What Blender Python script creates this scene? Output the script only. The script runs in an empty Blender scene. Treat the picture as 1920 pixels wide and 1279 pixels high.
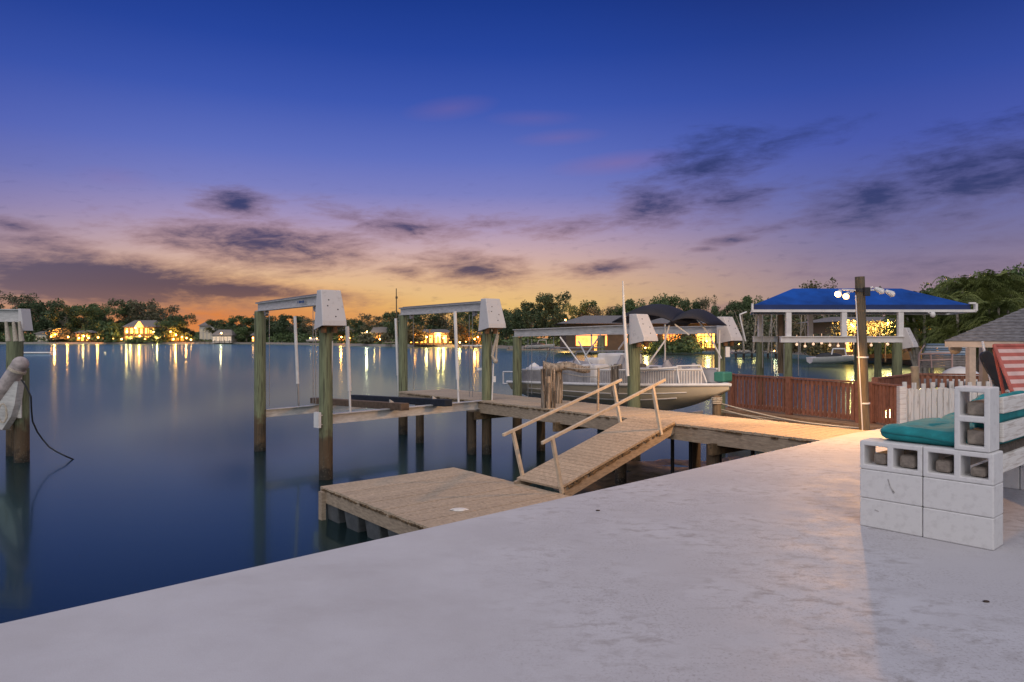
import bpy, math, random
from mathutils import Vector, Matrix, noise as mnoise
R = math.radians
random.seed(7)
F, HOR, CH = 1345.0, 633.5, 1.29       # focal length and horizon row in photo pixels, eye height
WZ = -1.12                              # water level
sc = bpy.context.scene

# ------------------------------------------------------------------ camera
cam = bpy.data.cameras.new('camera'); co = bpy.data.objects.new('camera', cam)
sc.collection.objects.link(co); sc.camera = co
co.location = (0, 0, CH); co.rotation_euler = (R(90), 0, 0)
cam.sensor_width = 36; cam.lens = F/1920*36; cam.shift_y = (HOR-639.5)/1920
cam.clip_start = .05; cam.clip_end = 5000
sc.view_settings.view_transform = 'Standard'; sc.view_settings.look = 'None'
sc.view_settings.exposure = 0; sc.view_settings.gamma = 1
sc.cycles.max_bounces = 6; sc.cycles.sample_clamp_indirect = 6
try: sc.cycles.use_denoising = True
except Exception: pass

def lin(c):
    return tuple((x/255/12.92 if x/255 <= .04045 else ((x/255+.055)/1.055)**2.4) for x in c)

# ------------------------------------------------------------------ world: dusk sky
W = bpy.data.worlds.new('World'); sc.world = W; W.use_nodes = True
nt = W.node_tree; nt.nodes.clear()
def N(t, **k):
    n = nt.nodes.new(t)
    for a, b in k.items(): setattr(n, a, b)
    return n
def M(op, a, b=None, c=None, clamp=False):
    n = N('ShaderNodeMath', operation=op, use_clamp=clamp)
    for i, v in enumerate((a, b, c)):
        if v is None: continue
        if isinstance(v, (int, float)): n.inputs[i].default_value = v
        else: nt.links.new(v, n.inputs[i])
    return n.outputs[0]
def RAMP(fac, stops, interp='LINEAR'):
    n = N('ShaderNodeValToRGB'); e = n.color_ramp.elements; n.color_ramp.interpolation = interp
    while len(e) < len(stops): e.new(.5)
    for i, (p, c) in enumerate(stops): e[i].position = p; e[i].color = (*c, 1)
    nt.links.new(fac, n.inputs[0]); return n.outputs[0]
def MIXC(f, a, b):
    n = N('ShaderNodeMix', data_type='RGBA')
    if isinstance(f, (int, float)): n.inputs[0].default_value = f
    else: nt.links.new(f, n.inputs[0])
    for k, v in ((6, a), (7, b)):
        if isinstance(v, tuple): n.inputs[k].default_value = (*v, 1)
        else: nt.links.new(v, n.inputs[k])
    return n.outputs[2]
tc = N('ShaderNodeTexCoord'); sx = N('ShaderNodeSeparateXYZ'); nt.links.new(tc.outputs['Generated'], sx.inputs[0])
AZ = M('MULTIPLY', M('ARCTAN2', sx.outputs[0], sx.outputs[1]), 180/math.pi)     # degrees right of the view axis
EL = M('MULTIPLY', M('ARCSINE', sx.outputs[2]), 180/math.pi)                    # degrees above the horizon
ELN = M('DIVIDE', EL, 90.0, clamp=True)
def el_of(y): return math.degrees(math.atan((HOR-y)/F))
def az_of(x): return math.degrees(math.atan((x-960)/F))
def stops(lst, up):
    s = [(max(0, el_of(y))/90, lin(c)) for y, c in lst] + up
    return sorted(s, key=lambda q: q[0])
UP = [(.34, (.030, .062, .24)), (.46, (.20, .22, .36)), (.62, (.50, .48, .56)), (1., (.62, .60, .66))]  # upper stops lie above the frame, brightened to add ambient light
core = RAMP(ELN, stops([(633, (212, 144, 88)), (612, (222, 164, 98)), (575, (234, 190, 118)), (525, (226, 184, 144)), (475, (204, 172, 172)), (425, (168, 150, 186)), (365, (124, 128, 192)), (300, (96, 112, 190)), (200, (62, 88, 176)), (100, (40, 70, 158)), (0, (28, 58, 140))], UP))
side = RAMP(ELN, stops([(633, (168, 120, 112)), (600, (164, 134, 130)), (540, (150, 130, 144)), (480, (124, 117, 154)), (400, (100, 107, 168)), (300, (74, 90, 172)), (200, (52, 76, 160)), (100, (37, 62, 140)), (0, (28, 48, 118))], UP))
d = M('ABSOLUTE', M('SUBTRACT', AZ, az_of(700)))
fs = N('ShaderNodeMapRange', interpolation_type='SMOOTHSTEP'); nt.links.new(d, fs.inputs[0])
fs.inputs[1].default_value = 9; fs.inputs[2].default_value = 40
sky = MIXC(fs.outputs[0], core, side)
def mask(px, py, hx, hy, tilt=0, soft=1.0):
    """soft ellipse in azimuth / elevation, 1 at its centre"""
    a0, e0 = az_of(px), el_of(py)/math.sqrt(1+((px-960)/F)**2)
    k = 1/(1+((px-960)/F)**2)
    ha, he = math.degrees(hx/F)*k, math.degrees(hy/F)
    c, s = math.cos(R(tilt)), math.sin(R(tilt))
    da = M('SUBTRACT', AZ, a0); de = M('SUBTRACT', EL, e0)
    u = M('MULTIPLY', M('ADD', M('MULTIPLY', da, c), M('MULTIPLY', de, s)), 1/ha)
    v = M('MULTIPLY', M('SUBTRACT', M('MULTIPLY', de, c), M('MULTIPLY', da, s)), 1/he)
    r = M('SQRT', M('ADD', M('MULTIPLY', u, u), M('MULTIPLY', v, v)))
    return M('SUBTRACT', 1.0, M('MULTIPLY', r, .62), clamp=True)
# orange low in the west
low = M('MULTIPLY', mask(400, 600, 330, 50), 1.15, clamp=True)
sky = MIXC(low, sky, lin((216, 132, 74)))
# pink wisps
for px, py, hx, hy, t, a in ((845, 203, 60, 14, 8, .22), (1160, 305, 90, 14, 4, .35), (1050, 258, 60, 10, 3, .22), (215, 330, 60, 12, 0, .15), (1000, 222, 60, 10, 0, .15)):
    sky = MIXC(M('MULTIPLY', mask(px, py, hx, hy, t), a), sky, lin((150, 112, 150)))
CL = [(445, 384, 78, 26, -6, 1.0), (420, 470, 170, 16, -3, .55), (500, 460, 190, 36, -3, 1.15), (345, 455, 80, 16, -6, .8), (770, 424, 110, 22, -2, .95), (650, 400, 90, 22, -18, .6), (940, 418, 120, 14, 0, .55),
      (885, 503, 105, 26, -4, 1.05), (770, 508, 60, 12, 0, .85), (790, 485, 50, 7, -6, .8), (25, 421, 60, 12, -3, 1.0), (95, 458, 130, 19, -5, .95), (0, 492, 120, 26, -6, 1.05), (170, 530, 300, 36, -2, 1.6), (430, 545, 240, 15, -3, 1.3), (620, 553, 90, 7, 0, .9), (560, 512, 60, 10, 8, .85), (350, 500, 60, 9, 5, .6),
      (1135, 503, 95, 12, 4, 1.0), (1330, 305, 110, 48, 8, .98), (1450, 272, 150, 24, 9, .7), (1220, 385, 95, 36, 6, 1.0), (1370, 375, 120, 34, 8, .75), (1110, 422, 150, 16, 5, .8), (1640, 375, 140, 42, 8, 1.0), (1800, 335, 200, 60, 10, 1.0), (1940, 300, 120, 60, 8, .95),
      (1370, 449, 50, 8, 3, 1.0), (1440, 430, 80, 12, 3, .6), (1560, 352, 160, 20, 8, .5), (1320, 467, 24, 5, 0, .7), (1750, 500, 300, 40, 3, .62), (1300, 580, 260, 18, 0, .62), (1880, 455, 180, 20, 3, .55), (1640, 545, 200, 14, 3, .6), (20, 590, 150, 24, 0, .7)]
tot = None
for px, py, hx, hy, t, a in CL:
    m_ = M('MULTIPLY', mask(px, py, hx*1.22, hy*1.3, t), a)
    tot = m_ if tot is None else M('MAXIMUM', tot, m_)
cv = N('ShaderNodeCombineXYZ'); nt.links.new(M('MULTIPLY', AZ, .14), cv.inputs[0]); nt.links.new(M('SUBTRACT', M('MULTIPLY', EL, .50), M('MULTIPLY', AZ, .02)), cv.inputs[1])
nz = N('ShaderNodeTexNoise'); nz.inputs['Scale'].default_value = 1.5; nz.inputs['Detail'].default_value = 11; nz.inputs['Roughness'].default_value = .66; nz.inputs['Distortion'].default_value = .35
nt.links.new(cv.outputs[0], nz.inputs[0])
nz2 = N('ShaderNodeTexNoise'); nz2.inputs['Scale'].default_value = 5; nz2.inputs['Detail'].default_value = 6; nz2.inputs['Roughness'].default_value = .6
nt.links.new(cv.outputs[0], nz2.inputs[0])
den = M('ADD', tot, M('MULTIPLY', M('SUBTRACT', nz.outputs[0], .5), 1.45))
den = M('ADD', den, M('MULTIPLY', M('SUBTRACT', nz2.outputs[0], .5), .5))
dm = N('ShaderNodeMapRange', interpolation_type='SMOOTHSTEP'); nt.links.new(den, dm.inputs[0])
dm.inputs[1].default_value = .22; dm.inputs[2].default_value = 1.12; dm.inputs[4].default_value = 1.0
ccol = RAMP(ELN, stops([(633, (150, 104, 92)), (590, (142, 102, 86)), (545, (104, 82, 88)), (500, (92, 80, 98)), (450, (76, 72, 106)), (390, (60, 66, 110)), (300, (60, 70, 122)), (100, (50, 65, 125))], [(.4, (.04, .06, .18)), (.6, (.4, .4, .55))]))
ccr = RAMP(ELN, stops([(633, (132, 108, 112)), (560, (124, 108, 122)), (500, (96, 92, 122)), (440, (68, 74, 116)), (380, (54, 63, 112)), (300, (44, 56, 110))], [(.4, (.03, .05, .17)), (.6, (.4, .4, .55))]))
ccol = MIXC(fs.outputs[0], ccol, ccr)
# faint streaky haze everywhere low
hz = M('MULTIPLY', M('MULTIPLY', nz.outputs[0], nz2.outputs[0]), .5)
wsp = N('ShaderNodeMapRange', interpolation_type='SMOOTHSTEP'); nt.links.new(nz2.outputs[0], wsp.inputs[0]); wsp.inputs[1].default_value = .52; wsp.inputs[2].default_value = .78; wsp.inputs[4].default_value = .30
wl = N('ShaderNodeMapRange', interpolation_type='SMOOTHSTEP'); nt.links.new(EL, wl.inputs[0]); wl.inputs[1].default_value = 15; wl.inputs[2].default_value = 6
ccf = M('MAXIMUM', dm.outputs[0], M('MULTIPLY', wsp.outputs[0], wl.outputs[0]))
sky = MIXC(ccf, sky, ccol)
rim = M('MULTIPLY', M('MULTIPLY', M('MULTIPLY', dm.outputs[0], M('SUBTRACT', 1.0, dm.outputs[0], clamp=True)), .7), wl.outputs[0])
sky = MIXC(rim, sky, MIXC(fs.outputs[0], lin((222, 160, 128)), lin((150, 128, 156))))
# sky behind the viewer brightened to pale lilac, added as unseen ambient fill
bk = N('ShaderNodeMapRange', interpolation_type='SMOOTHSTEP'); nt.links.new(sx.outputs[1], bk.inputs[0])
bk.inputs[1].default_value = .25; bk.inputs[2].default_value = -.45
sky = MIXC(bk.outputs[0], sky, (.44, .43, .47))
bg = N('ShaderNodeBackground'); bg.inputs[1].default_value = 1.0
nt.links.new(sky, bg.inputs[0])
wo = N('ShaderNodeOutputWorld'); nt.links.new(bg.outputs[0], wo.inputs[0])
W.cycles.sampling_method = 'MANUAL'; W.cycles.sample_map_resolution = 1024

# broad fill lamp added behind and above the viewer to lift patio and blocks
sl = bpy.data.lights.new('ambient_fill', 'SUN'); sl.energy = 1.18; sl.angle = R(70); sl.color = (1.0, .93, .95)
so = bpy.data.objects.new('ambient_fill', sl); sc.collection.objects.link(so)
so.rotation_euler = (R(46), 0, R(-14))

# ------------------------------------------------------------------ helpers
def at(px, py, Y): return Vector(((px-960)/F*Y, Y, CH-(py-HOR)/F*Y))
def gr(px, py, z=0.0): return at(px, py, F*(CH-z)/(py-HOR))
U = Vector((.627, -.779, 0))        # along the walkway towards the shore
A = Vector((.779, .627, 0))         # along the sea wall
UPZ = Vector((0, 0, 1))
class MB:
    def __init__(s): s.v = []; s.f = []; s.sm = []
    def add(s, vs, fs, smooth=False):
        b = len(s.v); s.v += [Vector(v) for v in vs]
        for f in fs: s.f.append([b+i for i in f]); s.sm.append(smooth)
        return s
    def box(s, c, size, x=Vector((1, 0, 0)), y=None, z=None):
        c = Vector(c); x = Vector(x).normalized(); z = Vector(z).normalized() if z is not None else UPZ
        if y is None: y = z.cross(x).normalized()
        hx, hy, hz = [k/2 for k in size]
        vs = [c+x*(i*hx)+y*(j*hy)+z*(k*hz) for k in (-1, 1) for j in (-1, 1) for i in (-1, 1)]
        return s.add(vs, [(0, 2, 3, 1), (4, 5, 7, 6), (0, 1, 5, 4), (2, 6, 7, 3), (0, 4, 6, 2), (1, 3, 7, 5)])
    def bar(s, p, q, w, h, up=UPZ):
        """box from p to q, w wide and h along up"""
        p, q = Vector(p), Vector(q); x = (q-p).normalized()
        y = Vector(up).cross(x).normalized(); z = x.cross(y)
        return s.box((p+q)/2, ((q-p).length, w, h), x, y, z)
    def tube(s, p, q, r0, r1=None, n=12, caps=True):
        p, q = Vector(p), Vector(q); r1 = r0 if r1 is None else r1
        x = (q-p).normalized(); t = UPZ if abs(x.z) < .9 else Vector((1, 0, 0))
        y = t.cross(x).normalized(); z = x.cross(y)
        ring = lambda c, r: [c+y*math.cos(2*math.pi*i/n)*r+z*math.sin(2*math.pi*i/n)*r for i in range(n)]
        s.add(ring(p, r0)+ring(q, r1), [(i, (i+1) % n, n+(i+1) % n, n+i) for i in range(n)], True)
        if caps:
            s.add(ring(p, r0), [list(range(n))[::-1]]); s.add(ring(q, r1), [list(range(n))])
        return s
    def path(s, pts, r, n=8):
        for a, b in zip(pts, pts[1:]):
            if (Vector(b)-Vector(a)).length > 1e-4: s.tube(a, b, r, r, n)
        return s
    def prism(s, poly, off):
        """flat polygon extruded by vector off"""
        n = len(poly); poly = [Vector(p) for p in poly]; off = Vector(off)
        return s.add(poly+[p+off for p in poly], [list(range(n))[::-1], [n+i for i in range(n)]]+[(i, (i+1) % n, n+(i+1) % n, n+i) for i in range(n)])
    def ball(s, c, r, n=10, m=6, sq=(1, 1, 1)):
        c = Vector(c); vs = []
        for j in range(m+1):
            ph = math.pi*j/m
            for i in range(n):
                th = 2*math.pi*i/n
                vs.append(c+Vector((math.sin(ph)*math.cos(th)*r*sq[0], math.sin(ph)*math.sin(th)*r*sq[1], math.cos(ph)*r*sq[2])))
        return s.add(vs, [(j*n+i, (j+1)*n+i, (j+1)*n+(i+1) % n, j*n+(i+1) % n) for j in range(m) for i in range(n)], True)
    def grid(s, rows, smooth=True, close=False):
        n = len(rows[0]); vs = [p for r in rows for p in r]; fs = []
        for j in range(len(rows)-1):
            for i in range(n if close else n-1):
                fs.append((j*n+i, j*n+(i+1) % n, (j+1)*n+(i+1) % n, (j+1)*n+i))
        return s.add(vs, fs, smooth)
    def build(s, name, mat, parent=None, base=None, bevel=0):
        org = Vector(parent['_org']) if parent is not None and '_org' in parent else (Vector(base) if base is not None else Vector((0, 0, 0)))
        me = bpy.data.meshes.new(name); me.from_pydata([v-org for v in s.v], [], s.f); me.update()
        me.polygons.foreach_set('use_smooth', s.sm)
        o = bpy.data.objects.new(name, me); sc.collection.objects.link(o)
        if mat: me.materials.append(mat)
        if parent is not None: o.parent = parent; o['_org'] = parent['_org'] if '_org' in parent else (0, 0, 0)
        else: o.location = org; o['_org'] = tuple(org)
        if bevel:
            b = o.modifiers.new('bevel', 'BEVEL'); b.width = bevel; b.segments = 2; b.limit_method = 'ANGLE'; b.angle_limit = R(40)
        return o
ORG = []
def thing(name, loc, label, cat, group=None):
    o = bpy.data.objects.new(name, None); sc.collection.objects.link(o); o.empty_display_size = .1
    o.location = loc; o['_org'] = tuple(loc); o['label'] = label; o['category'] = cat
    if group: o['group'] = group
    return o
def tag(o, label, cat, group=None):
    o['label'] = label; o['category'] = cat
    if group: o['group'] = group
    return o
def kind(o, k): o['kind'] = k; return o
def dup(root, loc, rz=0, label=None, scale=None):
    r = root.copy(); sc.collection.objects.link(r); r.location = loc; r.rotation_euler = (0, 0, rz)
    if scale: r.scale = scale
    if label: r['label'] = label
    for ch in list(root.children):
        c = ch.copy(); sc.collection.objects.link(c); c.parent = r
        for g in list(ch.children):
            d_ = g.copy(); sc.collection.objects.link(d_); d_.parent = c
    return r

# ------------------------------------------------------------------ materials
MATS = {}
def mat(name, col, rough=.6, var=.15, scale=8, stretch=(1, 1, 1), bump=.0, metal=0, island=0, col2=None, emit=None, es=1, spec=.5, detail=5, thresh=(.35, .65)):
    if name in MATS: return MATS[name]
    m = bpy.data.materials.new(name); m.use_nodes = True; t = m.node_tree; L = t.links.new
    b = t.nodes['Principled BSDF']; b.inputs['Roughness'].default_value = rough; b.inputs['Metallic'].default_value = metal
    b.inputs['Specular IOR Level'].default_value = spec
    tcn = t.nodes.new('ShaderNodeTexCoord'); mp = t.nodes.new('ShaderNodeMapping'); mp.inputs['Scale'].default_value = stretch
    L(tcn.outputs['Object'], mp.inputs[0])
    nn = t.nodes.new('ShaderNodeTexNoise'); nn.inputs['Scale'].default_value = scale; nn.inputs['Detail'].default_value = detail; nn.inputs['Roughness'].default_value = .65
    L(mp.outputs[0], nn.inputs[0])
    mr = t.nodes.new('ShaderNodeMapRange'); mr.inputs[1].default_value = thresh[0]; mr.inputs[2].default_value = thresh[1]; L(nn.outputs[0], mr.inputs[0])
    mx = t.nodes.new('ShaderNodeMix'); mx.data_type = 'RGBA'; L(mr.outputs[0], mx.inputs[0])
    c2 = col2 or tuple(x*(1-var) for x in col); c1 = tuple(min(1, x*(1+var*.5)) for x in col)
    mx.inputs[6].default_value = (*c2, 1); mx.inputs[7].default_value = (*c1, 1)
    out = mx.outputs[2]
    if island:
        gi = t.nodes.new('ShaderNodeNewGeometry'); r2 = t.nodes.new('ShaderNodeMapRange'); r2.inputs[3].default_value = 1-island; r2.inputs[4].default_value = 1+island*.5
        L(gi.outputs['Random Per Island'], r2.inputs[0])
        hv = t.nodes.new('ShaderNodeHueSaturation'); L(r2.outputs[0], hv.inputs['Value']); L(out, hv.inputs['Color']); out = hv.outputs[0]
    L(out, b.inputs['Base Color'])
    if bump:
        bp = t.nodes.new('ShaderNodeBump'); bp.inputs['Strength'].default_value = bump; bp.inputs['Distance'].default_value = .02; L(nn.outputs[0], bp.inputs['Height']); L(bp.outputs[0], b.inputs['Normal'])
    if emit: b.inputs['Emission Color'].default_value = (*emit, 1); b.inputs['Emission Strength'].default_value = es
    MATS[name] = m; return m
def node(m, t, **k):
    n = m.node_tree.nodes.new(t)
    for a, b in k.items(): setattr(n, a, b)
    return n

deck_m = mat('weathered_decking', (.45, .355, .25), .75, .28, 3, (9, 9, 9), .25, island=.10)
fas_m = mat('deck_fascia_wood', (.36, .28, .2), .75, .3, 5, (2, 2, 9), .3)
edge_m = mat('rotten_board_ends', (.17, .11, .055), .85, .6, 14, (1, 1, 1), .6, island=.3)
rail_m = mat('handrail_wood', (.54, .46, .35), .65, .2, 10, (1, 1, 1), .1)
galv_m = mat('aluminium_beam', (.56, .55, .53), .45, .22, 6, (1, 1, 4), .05, metal=.15)
pvc_m = mat('white_pipe', (.74, .73, .71), .35, .12, 5)
cover_m = mat('moulded_white_cover', (.54, .52, .51), .5, .14, 9, col2=(.36, .34, .33), thresh=(.22, .42))
steel_m = mat('galvanised_cable', (.35, .35, .35), .4, .2, 20, metal=.6)
blk_m = mat('painted_concrete_block', (.60, .595, .58), .8, .16, 16, bump=.12, col2=(.50, .49, .475), thresh=(.22, .50))
teal_m = mat('teal_fabric', (.010, .235, .245), .85, .25, 9, bump=.15)
pick_m = mat('chipped_white_picket', (.64, .61, .55), .75, .3, 4, (9, 9, 1), .3, col2=(.36, .29, .22), thresh=(.30, .48))
slat_m = mat('chipped_white_board', (.62, .60, .555), .75, .3, 3.5, (1, 1, 14), .3, col2=(.34, .27, .21), thresh=(.28, .5))
timber_m = mat('grey_timber_end', (.26, .22, .18), .85, .35, 18, bump=.5)
red_m = mat('red_brown_stained_wood', (.30, .125, .075), .65, .35, 9, (3, 3, 1), .2, island=.22)
blue_m = mat('royal_blue_canvas', (.006, .068, .33), .8, .42, .9, bump=.08, spec=.2)
navy_m = mat('navy_canvas_valance', (.008, .03, .13), .7, .2, 3)
black_m = mat('black_canvas', (.010, .011, .022), .7, .3, 3, bump=.1)
hull_m = mat('cream_gelcoat', (.78, .68, .50), .28, .08, 2)
boatw_m = mat('white_fibreglass', (.78, .75, .71), .35, .1, 4)
grey_m = mat('grey_vinyl_cover', (.34, .33, .35), .7, .25, 4, bump=.2)
dark_m = mat('dark_rubber', (.02, .02, .022), .6, .3, 6)
roof_m = mat('grey_shingle_roof', (.20, .185, .175), .85, .35, 4, (1, 1, 6), .4)
wallp_m = mat('pale_stucco_wall', (.27, .18, .10), .8, .12, 2)
wallw_m = mat('white_boathouse_wall', (.58, .55, .50), .8, .12, 2)
trunk_m = mat('tree_bark', (.16, .13, .10), .9, .4, 6, bump=.4)
pale_trunk_m = mat('pale_tree_bark', (.30, .26, .21), .9, .4, 6, bump=.4)
rope_m = mat('tan_rope', (.50, .44, .35), .8, .3, 40)
blackrope_m = mat('black_rope', (.012, .016, .022), .7, .2, 40)
pole_m = mat('weathered_pole_wood', (.13, .10, .060), .8, .35, 6, (6, 6, .6), .4)
drift_m = mat('driftwood', (.36, .29, .22), .85, .75, 5, (6, 6, .5), 1.0, island=.75, col2=(.07, .05, .035), thresh=(.34, .6))
coral_m = mat('coral_red_fabric', (.46, .12, .09), .8, .2, 5)
stripe_m = mat('pale_pink_stripe_fabric', (.66, .45, .40), .8, .15, 5)
tub_m = mat('grey_float_tub', (.09, .095, .10), .6, .4, 6, bump=.2)

def glow(name, col, s):
    if name in MATS: return MATS[name]
    m = bpy.data.materials.new(name); m.use_nodes = True; b = m.node_tree.nodes['Principled BSDF']
    b.inputs['Base Color'].default_value = (.5, .4, .3, 1); b.inputs['Emission Strength'].default_value = s
    tcn = node(m, 'ShaderNodeTexCoord'); nn = node(m, 'ShaderNodeTexNoise'); nn.inputs['Scale'].default_value = .9; nn.inputs['Detail'].default_value = 4
    cr = node(m, 'ShaderNodeMapRange'); cr.inputs[1].default_value = .35; cr.inputs[2].default_value = .62; cr.inputs[3].default_value = .22; cr.inputs[4].default_value = 1
    m.node_tree.links.new(tcn.outputs['Object'], nn.inputs[0]); m.node_tree.links.new(nn.outputs[0], cr.inputs[0])
    mx = node(m, 'ShaderNodeMix', data_type='RGBA'); mx.inputs[6].default_value = (col[0]*.8, col[1]*.45, col[2]*.25, 1); mx.inputs[7].default_value = (*col, 1)
    m.node_tree.links.new(cr.outputs[0], mx.inputs[0]); m.node_tree.links.new(mx.outputs[2], b.inputs['Emission Color'])
    MATS[name] = m; return m
win_m = glow('lit_window_gold', (1, .40, .05), 4.5)
win2_m = glow('lit_window_bright', (1, .44, .055), 7)
orange_m = glow('lit_window_orange', (1, .30, .035), 4)
bulb_m = glow('lamp_bulb', (1, .55, .17), 26)
bulbo_m = glow('orange_lamp_bulb', (1, .40, .08), 40)

# piles: treated green timber, brown tidal zone, black just over the water
def pile_mat(name, top, mid, zsplit):
    m = mat(name, top, .8, .3, 4, (8, 8, .7), .45)
    t = m.node_tree; b = t.nodes['Principled BSDF']; src = b.inputs['Base Color'].links[0].from_socket
    tcn = node(m, 'ShaderNodeTexCoord'); s = node(m, 'ShaderNodeSeparateXYZ'); t.links.new(tcn.outputs['Object'], s.inputs[0])
    nn = node(m, 'ShaderNodeTexNoise'); nn.inputs['Scale'].default_value = 7; t.links.new(tcn.outputs['Object'], nn.inputs[0])
    a = node(m, 'ShaderNodeMath', operation='MULTIPLY_ADD'); t.links.new(nn.outputs[0], a.inputs[0]); a.inputs[1].default_value = .7; t.links.new(s.outputs[2], a.inputs[2])
    for z0, z1, c in ((zsplit, zsplit+.35, mid), (.42, .62, (.022, .018, .013))):
        r = node(m, 'ShaderNodeMapRange', interpolation_type='SMOOTHSTEP'); t.links.new(a.outputs[0], r.inputs[0]); r.inputs[1].default_value = z0; r.inputs[2].default_value = z1
        mx = node(m, 'ShaderNodeMix', data_type='RGBA'); mx.inputs[6].default_value = (*c, 1)
        t.links.new(r.outputs[0], mx.inputs[0]); t.links.new(src, mx.inputs[7]); src = mx.outputs[2]
    mp = node(m, 'ShaderNodeMapping'); mp.inputs['Scale'].default_value = (14, 14, .55); t.links.new(tcn.outputs['Object'], mp.inputs[0])
    ck = node(m, 'ShaderNodeTexNoise'); ck.inputs['Scale'].default_value = 3.2; ck.inputs['Detail'].default_value = 6; t.links.new(mp.outputs[0], ck.inputs[0])
    cr = node(m, 'ShaderNodeMapRange', interpolation_type='SMOOTHSTEP'); cr.inputs[1].default_value = .54; cr.inputs[2].default_value = .64; cr.inputs[4].default_value = .75; t.links.new(ck.outputs[0], cr.inputs[0])
    mx = node(m, 'ShaderNodeMix', data_type='RGBA'); t.links.new(cr.outputs[0], mx.inputs[0]); t.links.new(src, mx.inputs[6]); mx.inputs[7].default_value = (.035, .03, .02, 1); src = mx.outputs[2]
    bz_ = node(m, 'ShaderNodeTexVoronoi'); bz_.inputs['Scale'].default_value = 26; t.links.new(tcn.outputs['Object'], bz_.inputs[0])
    b1 = node(m, 'ShaderNodeMapRange'); b1.inputs[1].default_value = .34; b1.inputs[2].default_value = .22; t.links.new(bz_.outputs['Distance'], b1.inputs[0])
    b2 = node(m, 'ShaderNodeMapRange', interpolation_type='SMOOTHSTEP'); b2.inputs[1].default_value = .86; b2.inputs[2].default_value = .55; b2.inputs[4].default_value = .45; t.links.new(a.outputs[0], b2.inputs[0])
    b3 = node(m, 'ShaderNodeMath', operation='MULTIPLY'); t.links.new(b1.outputs[0], b3.inputs[0]); t.links.new(b2.outputs[0], b3.inputs[1])
    mx = node(m, 'ShaderNodeMix', data_type='RGBA'); t.links.new(b3.outputs[0], mx.inputs[0]); t.links.new(src, mx.inputs[6]); mx.inputs[7].default_value = (.17, .15, .12, 1); src = mx.outputs[2]
    t.links.new(src, b.inputs['Base Color']); return m
pile_m = pile_mat('green_treated_pile', (.19, .215, .12), (.10, .065, .035), .95)
dpile_m = pile_mat('brown_dock_pile', (.20, .14, .08), (.09, .06, .035), 1.1)

# patio paint: pale coat, scuffed where it is walked on
pm = mat('painted_patio', (.515, .51, .53), .6, .06, .9, bump=0, col2=(.475, .465, .48), thresh=(.4, .6), spec=.05)
t = pm.node_tree; b = t.nodes['Principled BSDF']; L = t.links.new
tcn = node(pm, 'ShaderNodeTexCoord'); src = b.inputs['Base Color'].links[0].from_socket
def nz_(scale, det, st=(1, 1, 1), rot=0, dist=0):
    mp = node(pm, 'ShaderNodeMapping'); mp.inputs['Scale'].default_value = st; mp.inputs['Rotation'].default_value = (0, 0, rot); L(tcn.outputs['Object'], mp.inputs[0])
    n = node(pm, 'ShaderNodeTexNoise'); n.inputs['Scale'].default_value = scale; n.inputs['Detail'].default_value = det; n.inputs['Roughness'].default_value = .7; n.inputs['Distortion'].default_value = dist; L(mp.outputs[0], n.inputs[0]); return n.outputs[0]
def mr_(v, a, b_, c=0, d_=1):
    r = node(pm, 'ShaderNodeMapRange', interpolation_type='SMOOTHSTEP'); L(v, r.inputs[0]); r.inputs[1].default_value = a; r.inputs[2].default_value = b_; r.inputs[3].default_value = c; r.inputs[4].default_value = d_; return r.outputs[0]
def mul_(a, b_):
    n = node(pm, 'ShaderNodeMath', operation='MULTIPLY'); L(a, n.inputs[0])
    if isinstance(b_, float): n.inputs[1].default_value = b_
    else: L(b_, n.inputs[1])
    return n.outputs[0]
sp_ = node(pm, 'ShaderNodeSeparateXYZ'); L(tcn.outputs['Object'], sp_.inputs[0])
dd = node(pm, 'ShaderNodeMath', operation='MULTIPLY_ADD'); L(sp_.outputs[0], dd.inputs[0]); dd.inputs[1].default_value = .9; L(sp_.outputs[1], dd.inputs[2])
walk = mr_(sp_.outputs[0], -.6, .7)          # worn from the middle of the slab rightwards
wear = mul_(mr_(nz_(7.5, 15, (1, 1.6, 1), .5, .35), .47, .66), mr_(nz_(.9, 3), .38, .6))
wear = mul_(wear, walk)
mx = node(pm, 'ShaderNodeMix', data_type='RGBA'); L(mul_(wear, .62), mx.inputs[0]); L(src, mx.inputs[6]); mx.inputs[7].default_value = (.25, .22, .205, 1); src = mx.outputs[2]
fine = mul_(mr_(nz_(60, 10), .50, .66), mr_(nz_(1.6, 4), .36, .6))
mx = node(pm, 'ShaderNodeMix', data_type='RGBA'); L(mul_(mul_(fine, walk), .60), mx.inputs[0]); L(src, mx.inputs[6]); mx.inputs[7].default_value = (.22, .19, .175, 1); src = mx.outputs[2]
scr = mul_(mr_(nz_(2.2, 5, (.35, 6, 1), .9, .4), .63, .70), walk)
mx = node(pm, 'ShaderNodeMix', data_type='RGBA'); L(mul_(scr, .35), mx.inputs[0]); L(src, mx.inputs[6]); mx.inputs[7].default_value = (.27, .24, .22, 1); src = mx.outputs[2]
grit = mr_(nz_(170, 4), .40, .75)
mx = node(pm, 'ShaderNodeMix', data_type='RGBA'); L(mul_(grit, .35), mx.inputs[0]); L(src, mx.inputs[6]); mx.inputs[7].default_value = (.36, .34, .335, 1); src = mx.outputs[2]
lst = mr_(nz_(1.1, 9, (1, 2.2, 1), .6, .2), .50, .74)
mx = node(pm, 'ShaderNodeMix', data_type='RGBA'); L(mul_(lst, .35), mx.inputs[0]); L(src, mx.inputs[6]); mx.inputs[7].default_value = (.38, .36, .36, 1); src = mx.outputs[2]
L(src, b.inputs['Base Color'])
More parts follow.
